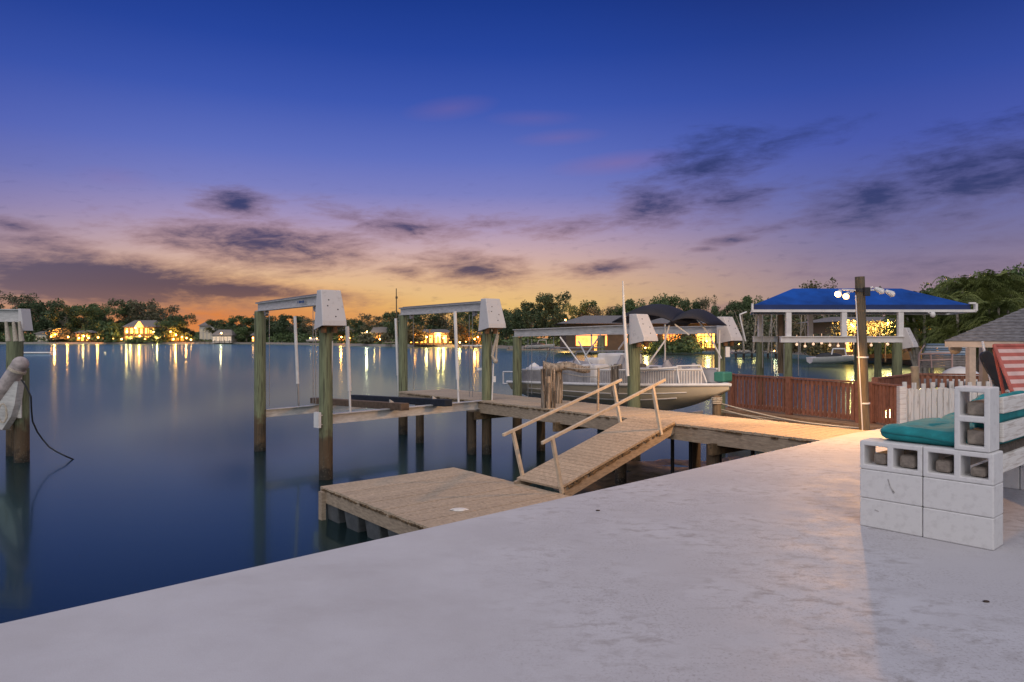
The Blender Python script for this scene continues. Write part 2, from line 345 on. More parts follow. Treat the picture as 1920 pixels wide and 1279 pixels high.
bp = node(pm, 'ShaderNodeBump'); bp.inputs['Strength'].default_value = .3; bp.inputs['Distance'].default_value = .006; L(nz_(34, 12), bp.inputs['Height']); L(bp.outputs[0], b.inputs['Normal'])
L(mr_(nz_(3, 6), .3, .7, .5, .75), b.inputs['Roughness'])

# water: long-exposure smooth
wm = bpy.data.materials.new('canal_water'); wm.use_nodes = True; t = wm.node_tree; t.nodes.clear()
def wn(ty, **k):
    n = t.nodes.new(ty)
    for a_, b_ in k.items(): setattr(n, a_, b_)
    return n
gl = wn('ShaderNodeBsdfGlossy'); gl.inputs['Color'].default_value = (.72, .88, .80, 1); gl.inputs['Roughness'].default_value = .075
gl3 = wn('ShaderNodeBsdfGlossy'); gl3.inputs['Color'].default_value = (.50, .90, .92, 1); gl3.inputs['Roughness'].default_value = .19
m3 = wn('ShaderNodeMixShader'); m3.inputs[0].default_value = .46
gl2 = wn('ShaderNodeBsdfGlossy'); gl2.inputs['Color'].default_value = (.54, .86, .94, 1); gl2.inputs['Roughness'].default_value = .27
df = wn('ShaderNodeBsdfDiffuse'); df.inputs['Color'].default_value = (.006, .012, .014, 1)
mg = wn('ShaderNodeMixShader'); mg.inputs[0].default_value = .33
fr = wn('ShaderNodeFresnel'); fr.inputs[0].default_value = 1.48
ms = wn('ShaderNodeMixShader'); ow = wn('ShaderNodeOutputMaterial')
tcw = wn('ShaderNodeTexCoord'); mpw = wn('ShaderNodeMapping'); mpw.inputs['Scale'].default_value = (.6, 2.5, 1)
nw = wn('ShaderNodeTexNoise'); nw.inputs['Scale'].default_value = 1.0; nw.inputs['Detail'].default_value = 3
bw = wn('ShaderNodeBump'); bw.inputs['Strength'].default_value = .10; bw.inputs['Distance'].default_value = .012
for a_, b_ in ((tcw.outputs['Object'], mpw.inputs[0]), (mpw.outputs[0], nw.inputs[0]), (nw.outputs[0], bw.inputs['Height']), (bw.outputs[0], gl.inputs['Normal']), (bw.outputs[0], gl2.inputs['Normal']),
               (gl.outputs[0], m3.inputs[1]), (gl3.outputs[0], m3.inputs[2]), (m3.outputs[0], mg.inputs[1]), (bw.outputs[0], gl3.inputs['Normal']), (gl2.outputs[0], mg.inputs[2]), (fr.outputs[0], ms.inputs[0]), (df.outputs[0], ms.inputs[1]), (mg.outputs[0], ms.inputs[2]), (ms.outputs[0], ow.inputs[0])): t.links.new(a_, b_)

def leaf_mat(name, c1, c2):
    m = mat(name, c1, .65, .2, .6, col2=c2, island=.35, spec=.25, thresh=(.3, .7), detail=3)
    m.node_tree.nodes['Principled BSDF'].inputs['Subsurface Weight'].default_value = 0
    return m
leaf_a = leaf_mat('dark_oak_leaves', (.12, .165, .075), (.055, .082, .042))
leaf_b = leaf_mat('mid_green_leaves', (.14, .20, .075), (.062, .095, .042))
leaf_c = leaf_mat('olive_leaves', (.20, .185, .11), (.085, .09, .052))
palm_l = leaf_mat('palm_leaves', (.21, .235, .065), (.075, .11, .035))
hang_l = leaf_mat('dry_hanging_leaves', (.17, .13, .055), (.07, .055, .03))
land_m = mat('shore_ground', (.10, .12, .06), .9, .4, .3, col2=(.16, .14, .10))
seaw_m = mat('concrete_sea_wall', (.34, .31, .28), .85, .25, 3, (1, 1, 3), .2)

# ------------------------------------------------------------------ setting
w = MB(); w.add([(-2500, -60, WZ), (2500, -60, WZ), (2500, 3500, WZ), (-2500, 3500, WZ)], [(0, 1, 2, 3)])
kind(w.build('water', wm), 'structure')
SH = [(-900, 282), (0, 282), (240, 280), (480, 278), (560, 250), (640, 224), (700, 200), (900, 178), (960, 155), (1100, 138), (1330, 126), (1460, 112), (1600, 84), (1720, 62), (1920, 50), (2400, 40)]
def shore(px):
    for (a_, za), (b_, zb) in zip(SH, SH[1:]):
        if px <= b_: return za+(zb-za)*(px-a_)/(b_-a_)
    return SH[-1][1]
LZ = -.62
pts = [at(px, 0, Y) for px, Y in SH]
top = [Vector((p.x, p.y, LZ)) for p in pts]; back = [Vector((p.x*6, p.y*6+600, LZ)) for p in pts]
l_ = MB(); l_.grid([top, back], False)
kind(l_.build('shore_ground', land_m), 'structure')
l_ = MB(); l_.grid([[Vector((p.x, p.y-.02, WZ-.6)) for p in pts], [Vector((p.x, p.y-.02, LZ+.18)) for p in pts], [Vector((p.x*1.002, p.y*1.002+.3, LZ+.18)) for p in pts]], False)
tag(l_.build('sea_wall', seaw_m), 'low pale concrete sea wall along the far shore', 'sea wall')

# patio slab with its own sea wall
E0 = gr(0, 1168); E1 = gr(1598, 812); ED = (E1-E0).normalized()
corner = gr(1645, 804)
e_far = E0-ED*8
poly = [e_far, E0, E1, corner, gr(1700, 800.5), Vector((14, gr(1700, 800.5).y+.35, 0)), Vector((14, -8, 0)), Vector((-14, -8, 0))]
p_ = MB(); p_.prism([Vector((p.x, p.y, -.14)) for p in poly], (0, 0, .14))
kind(p_.build('patio', pm, bevel=.012), 'structure')
wall = [e_far, E1, corner, gr(1700, 800.5), Vector((14, gr(1700, 800.5).y+.35, 0))]
p_ = MB(); inn = Vector((.06, -.06, 0))
p_.grid([[Vector((q.x, q.y, -.141))+inn for q in wall], [Vector((q.x, q.y, WZ-1))+inn for q in wall]], False)
tag(p_.build('sea_wall', mat('stained_sea_wall', (.16, .13, .10), .9, .5, 3, bump=.4)), 'dark stained sea wall holding up the white patio edge', 'sea wall')

# muddy oyster bank that shows at low tide under the walkway
mud_m = mat('wet_mud_and_oysters', (.085, .058, .034), .45, .6, 5, bump=.9, col2=(.018, .013, .009), thresh=(.4, .62))
b_ = MB(); rows = []
lf = [gr(1010, 905, WZ), gr(1000, 872, WZ), gr(1075, 850, WZ), gr(1190, 846, WZ), gr(1330, 850, WZ), gr(1480, 840, WZ), gr(1660, 820, WZ)]
nf = [E0+ED*5.1, E0+ED*5.6, E0+ED*6.3, E0+ED*7.2, E0+ED*8.3, E0+ED*9.3, E0+ED*10.5]
for j in range(25):
    row = []
    for i in range(49):
        k = i/48*6; a_ = min(5, int(k)); f = k-a_; P_ = lf[a_].lerp(lf[a_+1], f); Q_ = nf[a_].lerp(nf[a_+1], f); g_ = j/24
        p = P_.lerp(Q_, g_); n_ = mnoise.noise(Vector((p.x*1.3, p.y*1.3, 0)))*.10+mnoise.noise(Vector((p.x*5, p.y*5, 3)))*.05
        edge = min(1, g_*5, (1-0)*5, k*1.6, (6-k)*1.6)
        row.append(Vector((p.x, p.y, WZ-.10+.14*edge+n_*edge)))
    rows.append(row)
b_.grid(rows, True); kind(b_.build('mud_bank', mud_m), 'structure')
# ------------------------------------------------------------------ walkway
nearR = gr(1542, 826); nearL = nearR-U*10.6
WID = 1.42
wk = thing('dock_walkway', (nearR.x, nearR.y, WZ), 'long tan plank walkway running out from the patio past both boat lifts', 'dock')
def planks(mb, o, dl, dw, L_, Wd, z, pw=.138, gap=.007, th=.035, jit=.006):
    n = int(L_/(pw+gap)); rr = random.Random(int(L_*100))
    for i in range(n):
        c = o+dl*((i+.5)*(pw+gap))+dw*(Wd/2+rr.uniform(-jit, jit))
        mb.box((c.x, c.y, z-th/2+rr.uniform(-.002, .002)), (pw, Wd, th), dl, dw)
start = nearR+U*.9
d_ = MB(); planks(d_, start, -U, A, 11.5, WID, 0.0); d_.build('decking', deck_m, wk)
d_ = MB()
for off in (.03, WID/2, WID-.03):
    p, q = start+A*off-U*.0, start-U*11.45+A*off
    d_.bar((p.x, p.y, -.145), (q.x, q.y, -.145), .05, .20)
d_.build('stringer', fas_m, wk)
e_ = MB(); rr = random.Random(3)
for i in range(150):
    s = rr.uniform(.2, 11.3); p = start-U*s-A*.006
    e_.box((p.x, p.y, -.03-rr.uniform(0, .012)), (rr.uniform(.03, .10), .02, rr.uniform(.008, .028)), U)
e_.build('splintered_edge', edge_m, wk)
def pile(parent, x, y, zt, r=.125, m=pile_m, name='piling', lean=(0, 0)):
    b_ = MB(); b_.tube((x, y, WZ-1.2), (x+lean[0], y+lean[1], zt), r, r*.92, 20)
    return b_.build(name, m, parent)
for s, off in ((9.6, 0), (9.6, WID), (7.55, .0), (7.0, WID), (4.9, WID), (3.4, 0), (3.0, WID), (1.7, .1), (1.4, WID), (.7, WID)):
    p = nearR-U*s+A*off; pile(wk, p.x, p.y, -.245, .10, dpile_m)
c_ = MB()
for s in (9.6, 7.3, 4.9, 3.2, 1.6):
    p = nearR-U*s-A*.1; q = nearR-U*s+A*(WID+.1); c_.bar((p.x, p.y, -.30), (q.x, q.y, -.30), .08, .16)
c_.build('cross_beam', edge_m, wk)

# thin posts below the deck (seen under the shore end)
for i, (px, py) in enumerate(((1300, 872), (1326, 866), (1370, 857), (1417, 848))):
    p = nearR-U*((1542-px)/90+.3)+A*(.8+.1*i)
    b_ = MB(); b_.tube((p.x, p.y, WZ-1), (p.x, p.y, -.245), .03, .03, 10); b_.build('thin_brace_post', dark_m, wk)

# rails and rope line on the walkway's water side: thin post with cross wires
def pt_near(s, off, z): p = nearR-U*s+A*off; return Vector((p.x, p.y, z))
rp = thing('rope_rail', tuple(pt_near(5, .25, 0)), 'thin grey post with sagging ropes at the ramp head, left of the green pile', 'railing')
P1_, P2_ = at(1121, 786, 12.7), at(1122, 690, 12.7)
b_ = MB(); b_.tube((P1_.x, P1_.y, .0), P2_, .022, .02, 10); b_.build('post', fas_m, rp)
b_ = MB(); b_.path([at(1052, 688, 14.2), at(1085, 692, 13.5), P2_-UPZ*.02, at(1163, 684, 12.4)], .010); b_.path([at(1056, 700, 14.2), at(1090, 706, 13.5), P2_-UPZ*.16], .008)
b_.build('rope', rope_m, rp)

# driftwood stumps on the walkway
def stump(name, px, ybot, ytop, Y, r, label, seed, cat='post', m=drift_m, wob=.35):
    rr = random.Random(seed); b0 = at(px, ybot, Y); t0 = at(px, ytop, Y); H = t0.z-b0.z; b_ = MB()
    b_.tube(b0, b0+UPZ*H*.86, r*.72, r*.62, 12)
    for i in range(46 if wob > .3 else 20):
        th = rr.uniform(0, 6.283); z0 = H*rr.choice((0, 0, rr.uniform(0, .4), rr.uniform(.2, .6))); z1 = min(H, z0+H*rr.uniform(.35, 1.0))
        rad = r*rr.uniform(.62, 1.0); w_ = r*rr.uniform(.16, .42); th2 = th+rr.uniform(-.15, .15); fl_ = rr.uniform(.9, 1.22)
        p = b0+Vector((math.cos(th)*rad, math.sin(th)*rad, z0)); q = b0+Vector((math.cos(th2)*rad*fl_, math.sin(th2)*rad*fl_, z1)); nrm = Vector((math.cos(th), math.sin(th), 0))
        b_.bar(p, q, w_, w_*.5, nrm)
    return tag(b_.build(name, m, None, base=b0), label, cat)
p_ = nearR-U*6.55+A*.06
stump('mooring_post', 1027, 790, 692, 13.25, .125, 'pale splintered driftwood post with a shaggy black and tan side, on the walkway edge', 2)
stump('mooring_post', 1046, 762, 686, 14.2, .095, 'narrow dark-streaked post right behind the shaggy driftwood post', 5)
stump('mooring_post', 1153, 744, 684, 14.6, .085, 'short pinkish weathered post in front of the boat, left of the tall green pile', 9, wob=.15)
b_ = MB(); rr = random.Random(5); rows = []
for i in range(10):
    f = i/9; c = at(1018+88*f, 686+5*f+3*math.sin(f*9), 14.1-.2*f); rad = .085-.03*f
    rows.append([c+Vector((0, math.cos(2*math.pi*k/10)*rad*(1+.3*rr.random()), math.sin(2*math.pi*k/10)*rad*(1+.3*rr.random()))) for k in range(10)])
b_.grid(rows, True, True); b_.add(rows[0], [list(range(10))]); b_.add(rows[-1], [list(range(10))])
tag(b_.build('driftwood_log', drift_m, None, base=rows[0][0]), 'gnarled pale driftwood log lying across the tops of the shaggy posts', 'log')

# ------------------------------------------------------------------ ramp
hl, hr = gr(1183, 785), gr(1266, 794); bl, br = gr(962, 902, -.66), gr(1058, 917, -.66)
rw = (hr-hl); rd = (hl-bl); RL = rd.length
rn = rd.normalized(); rwn = (hr-hl).normalized(); rup = rwn.cross(rn).normalized()
if rup.z < 0: rup = -rup
ramp = thing('gangway_ramp', tuple((bl+br)/2), 'sloping plank ramp with two long handrails from walkway down to floating dock', 'ramp')
b_ = MB(); n = 26
for i in range(n):
    f = (i+.5)/n; c = (bl.lerp(hl, f)+br.lerp(hr, f))/2+rup*.02
    wd = (br.lerp(hr, f)-bl.lerp(hl, f)).length
    b_.box(c, (RL/n-.007, wd, .03), rn, rwn, rup)
b_.build('planks', deck_m, ramp)
for a_, c_, s in ((bl, hl, .03), (br, hr, -.03)):
    b_ = MB(); b_.bar(a_+rwn*s-rup*.075, c_+rwn*s-rup*.075, .045, .14, rup); b_.build('stringer', fas_m, ramp)
b_ = MB(); rr = random.Random(8)
for i in range(70):
    p = br.lerp(hr, rr.uniform(.02, .98))+rwn*.002-rup*rr.uniform(.0, .02); b_.box(p, (rr.uniform(.03, .09), .02, .02), rn, rwn, rup)
b_.build('splintered_edge', edge_m, ramp)
def on_ramp(px, right):
    a_, c_ = (br, hr) if right else (bl, hl); best = min((i/200 for i in range(-10, 211)), key=lambda f: abs(960+(a_+(c_-a_)*f).x/(a_+(c_-a_)*f).y*F-px))
    return a_+(c_-a_)*best
for right, r0, r1, posts in ((0, (943, 816, 9.72), (1165, 712, 11.55), ((980, 960, 812), (1164, 1150, 721))), (1, (1016, 831, 9.0), (1247, 712, 10.95), ((1053, 1036, 824), (1239, 1223, 724)))):
    ra, rb = at(*r0), at(*r1)
    b_ = MB(); b_.bar(ra, rb, .036, .042); rl = b_.build('handrail', rail_m, ramp, bevel=.006)
    for bx, tx, ty in posts:
        base = on_ramp(bx, right); base = base+rup*.0
        f = min((i/100 for i in range(101)), key=lambda f: abs(960+(ra.lerp(rb, f)).x/(ra.lerp(rb, f)).y*F-tx)); tp = ra.lerp(rb, f)
        b_ = MB(); b_.bar(base-(tp-base).normalized()*.04, tp, .045, .04, rwn); b_.build('post', rail_m, ramp)

# ------------------------------------------------------------------ floating dock
fz = -.70
A_, C_ = gr(601, 911.5, fz), gr(851, 876, fz); D_ = gr(1068, 930, fz)
fu = ((D_-C_).normalized()*.5+U*.5).normalized(); fw = (C_-A_); FW = fw.length; fwn = fw.normalized()
FLN = 4.0
fd = thing('floating_dock', (A_.x, A_.y, WZ), 'low square floating dock of pale planks at the foot of the ramp', 'dock')
b_ = MB(); n = 28; rr = random.Random(4)
for i in range(n):
    c = A_+fu*((i+.5)*FLN/n)+fwn*(FW/2+rr.uniform(-.006, .006))
    b_.box((c.x, c.y, fz-.018+rr.uniform(-.002, .002)), (FLN/n-.006, FW, .035), fu, fwn)
b_.build('decking', deck_m, fd)
b_ = MB(); c0, c1 = A_+fwn*.02, A_+fwn*.02+fu*FLN; b_.bar((c0.x, c0.y, fz-.12), (c1.x, c1.y, fz-.12), .045, .155)
c0, c1 = C_-fwn*.02, C_-fwn*.02+fu*FLN; b_.bar((c0.x, c0.y, fz-.12), (c1.x, c1.y, fz-.12), .045, .155)
c0, c1 = A_+fwn*.05+fu*.03, C_-fwn*.05+fu*.03; b_.bar((c0.x, c0.y, fz-.12), (c1.x, c1.y, fz-.12), .045, .155)
b_.build('rim_board', fas_m, fd)
b_ = MB()
for i in range(120):
    p = A_+fu*rr.uniform(.05, FLN)-fwn*.004; b_.box((p.x, p.y, fz-.03-rr.uniform(0, .012)), (rr.uniform(.02, .08), .02, rr.uniform(.01, .025)), fu)
b_.build('splintered_edge', edge_m, fd)
for k in range(7):
    for off in (.22, FW/2, FW-.22):
        b_ = MB(); c = A_+fu*(.28+k*.56)+fwn*off
        wv = [Vector((c.x, c.y, 0))+fu*a1*.19+fwn*b1*.2 for a1, b1 in ((-1, -1), (1, -1), (1, 1), (-1, 1))]
        lo = [Vector((v.x, v.y, WZ-.1))*1 for v in [Vector((c.x, c.y, 0))+(v-Vector((c.x, c.y, 0)))*.8 for v in wv]]
        b_.add([Vector((v.x, v.y, fz-.20)) for v in wv]+lo, [(0, 1, 2, 3), (7, 6, 5, 4), (0, 4, 5, 1), (1, 5, 6, 2), (2, 6, 7, 3), (3, 7, 4, 0)])
        b_.build('float_tub', tub_m, fd, bevel=.02)
b_ = MB(); c = A_-fwn*.03+fu*.12; b_.box((c.x, c.y, -1.0), (.1, .06, .5), fu); b_.build('fender_board', fas_m, fd)
s_ = gr(861, 957, fz)
b_ = MB(); b_.add([s_+Vector((math.cos(a1)*.10*(1+.25*math.sin(a1*3)), math.sin(a1)*.06, .004)) for a1 in [i*math.pi/8 for i in range(16)]]+[s_+Vector((math.cos(a1)*.08, math.sin(a1)*.045, .02)) for a1 in [i*math.pi/8 for i in range(16)]], [list(range(16, 32))]+[(i, (i+1) % 16, 16+(i+1) % 16, 16+i) for i in range(16)])
tag(b_.build('shell', mat('bleached_shell', (.7, .68, .64), .6, .1, 20), None, base=s_), 'flat white shell lying on the floating dock planks', 'shell')

# ------------------------------------------------------------------ boat lifts
def motor_cover(parent, base, f, h=.62, wd=.40, name='motor_cover', tilt=0):
    """wedge-shaped hood; base = bottom centre at the beam's end, f = outward"""
    s = Vector((-f.y, f.x, 0)); b_ = MB()
    up = (UPZ+f*tilt).normalized()
    def P(a1, b1, c1): return base+f*a1+s*b1+up*c1
    prof = [(-.14, 0.02), (.26, .09), (.25, .17), (.09, h), (-.10, h)]
    hb = [wd/2, wd/2, wd/2, wd*.41, wd*.41]
    b_.add([P(x, -w_, z) for (x, z), w_ in zip(prof, hb)]+[P(x, w_, z) for (x, z), w_ in zip(prof, hb)],
           [(4, 3, 2, 1, 0), (5, 6, 7, 8, 9)]+[(i, (i+1) % 5, 5+(i+1) % 5, 5+i) for i in range(1, 5)])
    o = b_.build(name, cover_m, parent, bevel=.015)
    g = MB()
    for a1, b1, c1 in ((.02, -.1, .07), (.05, .08, .07)):
        g.tube(P(a1, b1, c1), P(a1, b1, -.03), .05, .05, 12)
    g.box(P(.04, 0, .10), (.30, wd*.8, .05), f, s); g.build('gear_drive', mat('rusty_gear', (.22, .12, .06), .8, .5, 10), parent)
    v = MB()
    for i, (b1, c1) in enumerate(((-.06, .52), (-.09, .42), (.08, .36), (.03, .24))):
        sl_ = .25-(c1-.17)/(h-.17)*.16
        v.tube(P(sl_-.002, b1, c1), P(sl_+.004, b1, c1), .012, .012, 10)
    v.build('vent_hole', dark_m, o)
    return o
def ibeam(mb, p, q, w_, h, fl=.018):
    up = UPZ*(h/2-fl/2); mb.bar(p+up, q+up, w_, fl); mb.bar(p-up, q-up, w_, fl); mb.bar(p, q, fl*1.2, h-2*fl+.002)
lift = thing('boat_lift', (-3.0, 14.5, WZ), 'empty boat lift with four green piles, white guide posts and bare bunk boards', 'boat lift')
def wat(px, wl): return gr(px, wl, WZ)
Q1, Q2, Q4 = wat(487.5, 845), wat(611, 898), wat(912.5, 851)
dv = Q2-Q1; Q3 = Q4-dv
for q, r in ((Q1, .125), (Q2, .12), (Q3, .12), (Q4, .105)):
    pile(lift, q.x, q.y, 1.85, r)
dn = dv.normalized(); sn0 = Vector((-dn.y, dn.x, 0))
for a_, c_ in ((Q1, Q2), (Q3, Q4)):
    b_ = MB(); ibeam(b_, Vector((a_.x, a_.y, 1.945))-dn*.12, Vector((c_.x, c_.y, 1.945))+dn*.10, .13, .18); o = b_.build('top_beam', galv_m, lift)
    b_ = MB(); b_.bar(Vector((a_.x, a_.y, 2.055)), Vector((c_.x, c_.y, 2.055)), .02, .02); b_.bar(Vector((a_.x, a_.y, 2.041))-dn*.1, Vector((c_.x, c_.y, 2.041)), .14, .012); b_.build('drive_shaft', steel_m, o)
    motor_cover(lift, Vector((c_.x, c_.y, 1.405))+dn*.14, dn, .69, .43)
for a_, c_ in ((Q1, Q2), (Q3, Q4)):
    for f in (.12, .88, .97):
        p = a_.lerp(c_, f); b_ = MB(); b_.tube(Vector((p.x, p.y, 1.80))-sn0*.03, Vector((p.x, p.y, 1.80))+sn0*.03, .055, .055, 14); b_.box((p.x, p.y, 1.83), (.03, .10, .06), dn); b_.build('pulley', steel_m, lift)
    for q in (a_, c_):
        b_ = MB()
        for zz in (1.70, 1.78): b_.tube(Vector((q.x, q.y, zz))-sn0*.14, Vector((q.x, q.y, zz))+sn0*.14, .012, .012, 6)
        b_.build('bolt', steel_m, lift)
# blue maker's mark on the near beam: a small worn sticker
sn = Vector((-dn.y, dn.x, 0)); sn = sn if sn.y < 0 else -sn
mk = Q1.lerp(Q2, .72); b_ = MB()
for k, (o_, w_) in enumerate(((-.17, .025), (-.10, .09), (.0, .07), (.09, .08))):
    p = Vector((mk.x, mk.y, 1.945))+dn*o_+sn*.067; b_.bar(p, p+dn*w_, .004, .045-.012*(k == 2))
b_.build('blue_mark', mat('faded_blue_print', (.03, .08, .22), .6, .3, 30), lift)
nb = (Q4-Q2); nbn = nb.normalized()
C1a, C1b = Vector((Q2.x, Q2.y, -.10))+nbn*.02-dn*.0, Vector((Q4.x, Q4.y, -.085))
C0a, C0b = Vector((Q1.x, Q1.y, -.33)), Vector((Q3.x, Q3.y, -.30))
for a_, c_ in ((C1a-nbn*.15, C1b-nbn*.15), (C0a+nbn*.12, C0b-nbn*.10)):
    b_ = MB(); b_.bar(a_, c_, .014, .155); b_.bar(a_+UPZ*.078, c_+UPZ*.078, .12, .016); b_.bar(a_-UPZ*.078, c_-UPZ*.078, .12, .014); b_.build('cradle_beam', galv_m, lift)
b_ = MB(); b_.box(C1a-nbn*.18, (.05, .16, .26), nbn); b_.build('beam_bracket', pvc_m, lift)
bunk_m = mat('brown_bunk_carpet', (.13, .085, .055), .9, .4, 12, bump=.5)
nav2 = mat('navy_bunk_carpet', (.012, .018, .032), .9, .4, 12, bump=.5)
for s, m_ in ((.365, bunk_m), (.635, nav2)):
    nr = C1a.lerp(C1b, s)+dn*.5+UPZ*.15; fr_ = C0a.lerp(C0b, s)-dn*.25+UPZ*.17
    b_ = MB(); b_.bar(nr, fr_, .17, .13); b_.build('bunk_board', m_, lift, bevel=.01)
    b_ = MB(); c = C1a.lerp(C1b, s)+UPZ*.08; b_.prism([c-nbn*.05-dn*.05+UPZ*.002, c+nbn*.22-dn*.05+UPZ*.002, c-nbn*.05-dn*.05+UPZ*.17], dn*.04); b_.build('bunk_bracket', galv_m, lift)
for bx, by, Y, tx, ty in ((657, 776, 12.85, 651, 612), (860, 757, 14.45, 853, 584), (560, 764, 16.2, 553, 593), (748, 742, 18.0, 742, 597)):
    p, q = at(bx, by, Y), at(tx, ty, Y); md = q.lerp(p, .74)
    b_ = MB(); b_.tube(p, md, .021, .021, 12); gp = b_.build('guide_post', steel_m if bx < 700 and Y > 14 else pvc_m, lift)
    b_ = MB(); b_.tube(md, q, .034, .034, 14); b_.build('pipe_sleeve', pvc_m, gp)
for px, y0, y1, Y in ((505, 590, 762, 16.0), (587, 575, 758, 12.9), (592, 575, 756, 12.9), (775, 592, 738, 17.9), (880, 590, 745, 15.3), (886, 590, 745, 15.3), (922, 640, 760, 15.1)):
    b_ = MB(); b_.tube(at(px, y0, Y), at(px, y1, Y), .007, .007, 6); b_.build('cable', steel_m, lift)
b_ = MB(); p = at(618, 800, 12.2); b_.tube(at(623, 640, 12.25), at(615, 885, 12.2), .016, .016, 8); b_.build('conduit', pvc_m, lift)
b_ = MB(); b_.tube(at(916, 690, 14.95), at(913, 880, 14.95), .018, .018, 8); b_.box(at(908, 692, 14.93), (.3, .03, .05)); b_.build('conduit', pvc_m, lift)
hk = thing('tied_lines', tuple(at(925, 640, 14.8)), 'tangle of pale rope and a shackle hanging from the second motor box', 'rope')
b_ = MB(); b_.path([at(930, 618, 14.8), at(932, 630, 14.8), at(926, 652, 14.8), at(923, 668, 14.8), at(928, 678, 14.8)], .03); b_.path([at(934, 628, 14.8), at(931, 650, 14.8), at(930, 676, 14.8)], .02)
b_.ball(at(929, 677, 14.8), .05); b_.build('rope', rope_m, hk)
b_ = MB(); b_.tube(at(925, 682, 14.8), at(922, 765, 14.8), .014, .014, 8); b_.box(at(927, 711, 14.8), (.06, .04, .12)); b_.build('hanging_line', pvc_m, hk)

# thin mast far behind, left of the second lift beam
b_ = MB(); b_.tube(at(744, 640, 19.5), at(743, 541, 19.5), .022, .012, 8); b_.tube(at(743.5, 560, 19.5), at(743.5, 556, 19.5), .03, .03, 8)
tag(b_.build('mast', pole_m, None, base=at(744, 640, 19.5)), 'thin brown mast rising behind the empty boat lift, against the sunset', 'mast')

# second lift, with the deck boat
lift2 = thing('boat_lift', (3.4, 15.5, WZ), 'boat lift holding the white deck boat, its piles just beyond the walkway', 'boat lift')
R6 = at(1188.5, 700, 14.2); R6.z = WZ; R5 = R6-U*3.65; R7 = R6+A*2.85; R8 = R7-U*3.65
for q, zt, r in ((R6, 1.36, .135), (R5, 1.30, .115), (R7, 1.36, .125), (R8, 1.36, .11)): pile(lift2, q.x, q.y, zt, r)
for a_, c_ in ((R5, R6), (R8, R7)):
    b_ = MB(); ibeam(b_, Vector((a_.x, a_.y, 1.40 if a_ is R5 else 1.46))-U*.1, Vector((c_.x, c_.y, 1.47))+U*.06, .13, .175); b_.build('top_beam', galv_m, lift2)
    motor_cover(lift2, Vector((c_.x, c_.y, 1.14))+U*.20, U, .62, .42, tilt=-.12)
b_ = MB(); p = R6-U*.5; b_.bar(Vector((p.x, p.y, -.45)), Vector((p.x, p.y, -.45))+A*2.85, .1, .15); p = R5+U*.5; b_.bar(Vector((p.x, p.y, -.45)), Vector((p.x, p.y, -.45))+A*2.85, .1, .15); b_.build('cradle_beam', galv_m, lift2)
for px, y0, y1, Y in ((990, 636, 745, 16.3), (997, 636, 740, 16.3), (1335, 625, 700, 16), (1038, 632, 690, 16)):
    b_ = MB(); b_.tube(at(px, y0, Y), at(px, y1, Y), .008, .008, 6); b_.build('cable', steel_m, lift2)
b_ = MB(); b_.tube(at(1349, 618, 15.5), at(1348, 728, 15.5), .022, .022, 10); b_.build('guide_post', pvc_m, lift2)
b_ = MB(); b_.box(at(1364, 660, 15.5), (.09, .05, .22)); b_.build('switch_box', pvc_m, lift2)
b_ = MB(); b_.tube(at(1177, 705, 13.9), at(1170, 585, 13.9), .035, .03, 10); b_.tube(at(1170, 585, 13.9), at(1168, 527, 13.9), .024, .014, 10)
tag(b_.build('whip_aerial', pvc_m, None, base=at(1177, 705, 13.9)), 'tall white pole standing beside the green pile in front of the black bimini', 'pole')

# ------------------------------------------------------------------ deck boat
bow = at(1368, 725, 14.05); BL = 5.6; stern = bow-U*BL
boat = thing('deck_boat', (stern.x, stern.y, -.4), 'white and cream deck boat hanging in its lift under a black bimini', 'boat')
def hb(t): return 1.12*(1-max(0, (t-.45)/.55)**2.3)
def shz(t): return .20+.17*t
def bp_(t, s, z): c = stern+U*(BL*t); p = c+A*s; return Vector((p.x, p.y, z))
b_ = MB(); rows = []
for i in range(25):
    t = i/24; h = hb(t) if t < 1 else .02; zc = .02+.0*t+.20*max(0, (t-.5)/.5)**2; zk = -.34+.62*max(0, (t-.55)/.45)**2.2
    zk = min(zk, shz(t)-.03); zc = min(max(zc, zk+.01), shz(t)-.015)
    h2 = h*(.88-.25*max(0, t-.5))
    rows.append([bp_(t, -h, shz(t)), bp_(t, -h2, zc), bp_(t, -h2*.5, (zc+zk)/2-.02), bp_(t, 0, zk), bp_(t, h2*.5, (zc+zk)/2-.02), bp_(t, h2, zc), bp_(t, h, shz(t))])
b_.grid(rows, True); b_.add(rows[0], [list(range(7))]); b_.build('hull', hull_m, boat)
b_ = MB(); L_, R_ = [r[0] for r in rows], [r[6] for r in rows]; b_.grid([[p-UPZ*.01 for p in L_], [p-UPZ*.01 for p in R_]], False); b_.build('deck', boatw_m, boat)
b_ = MB(); b_.path([p+UPZ*.0 for p in L_], .035, 8); b_.path(R_, .035, 8); b_.build('rub_rail', pvc_m, boat)
b_ = MB(); st = [r[1].lerp(r[0], .30)-A*.004 for r in rows]; b_.path(st[3:22], .012, 6); st = [r[1].lerp(r[2], .25)-A*.006 for r in rows]; b_.path(st[2:21], .022, 6); b_.build('hull_strake', boatw_m, boat)
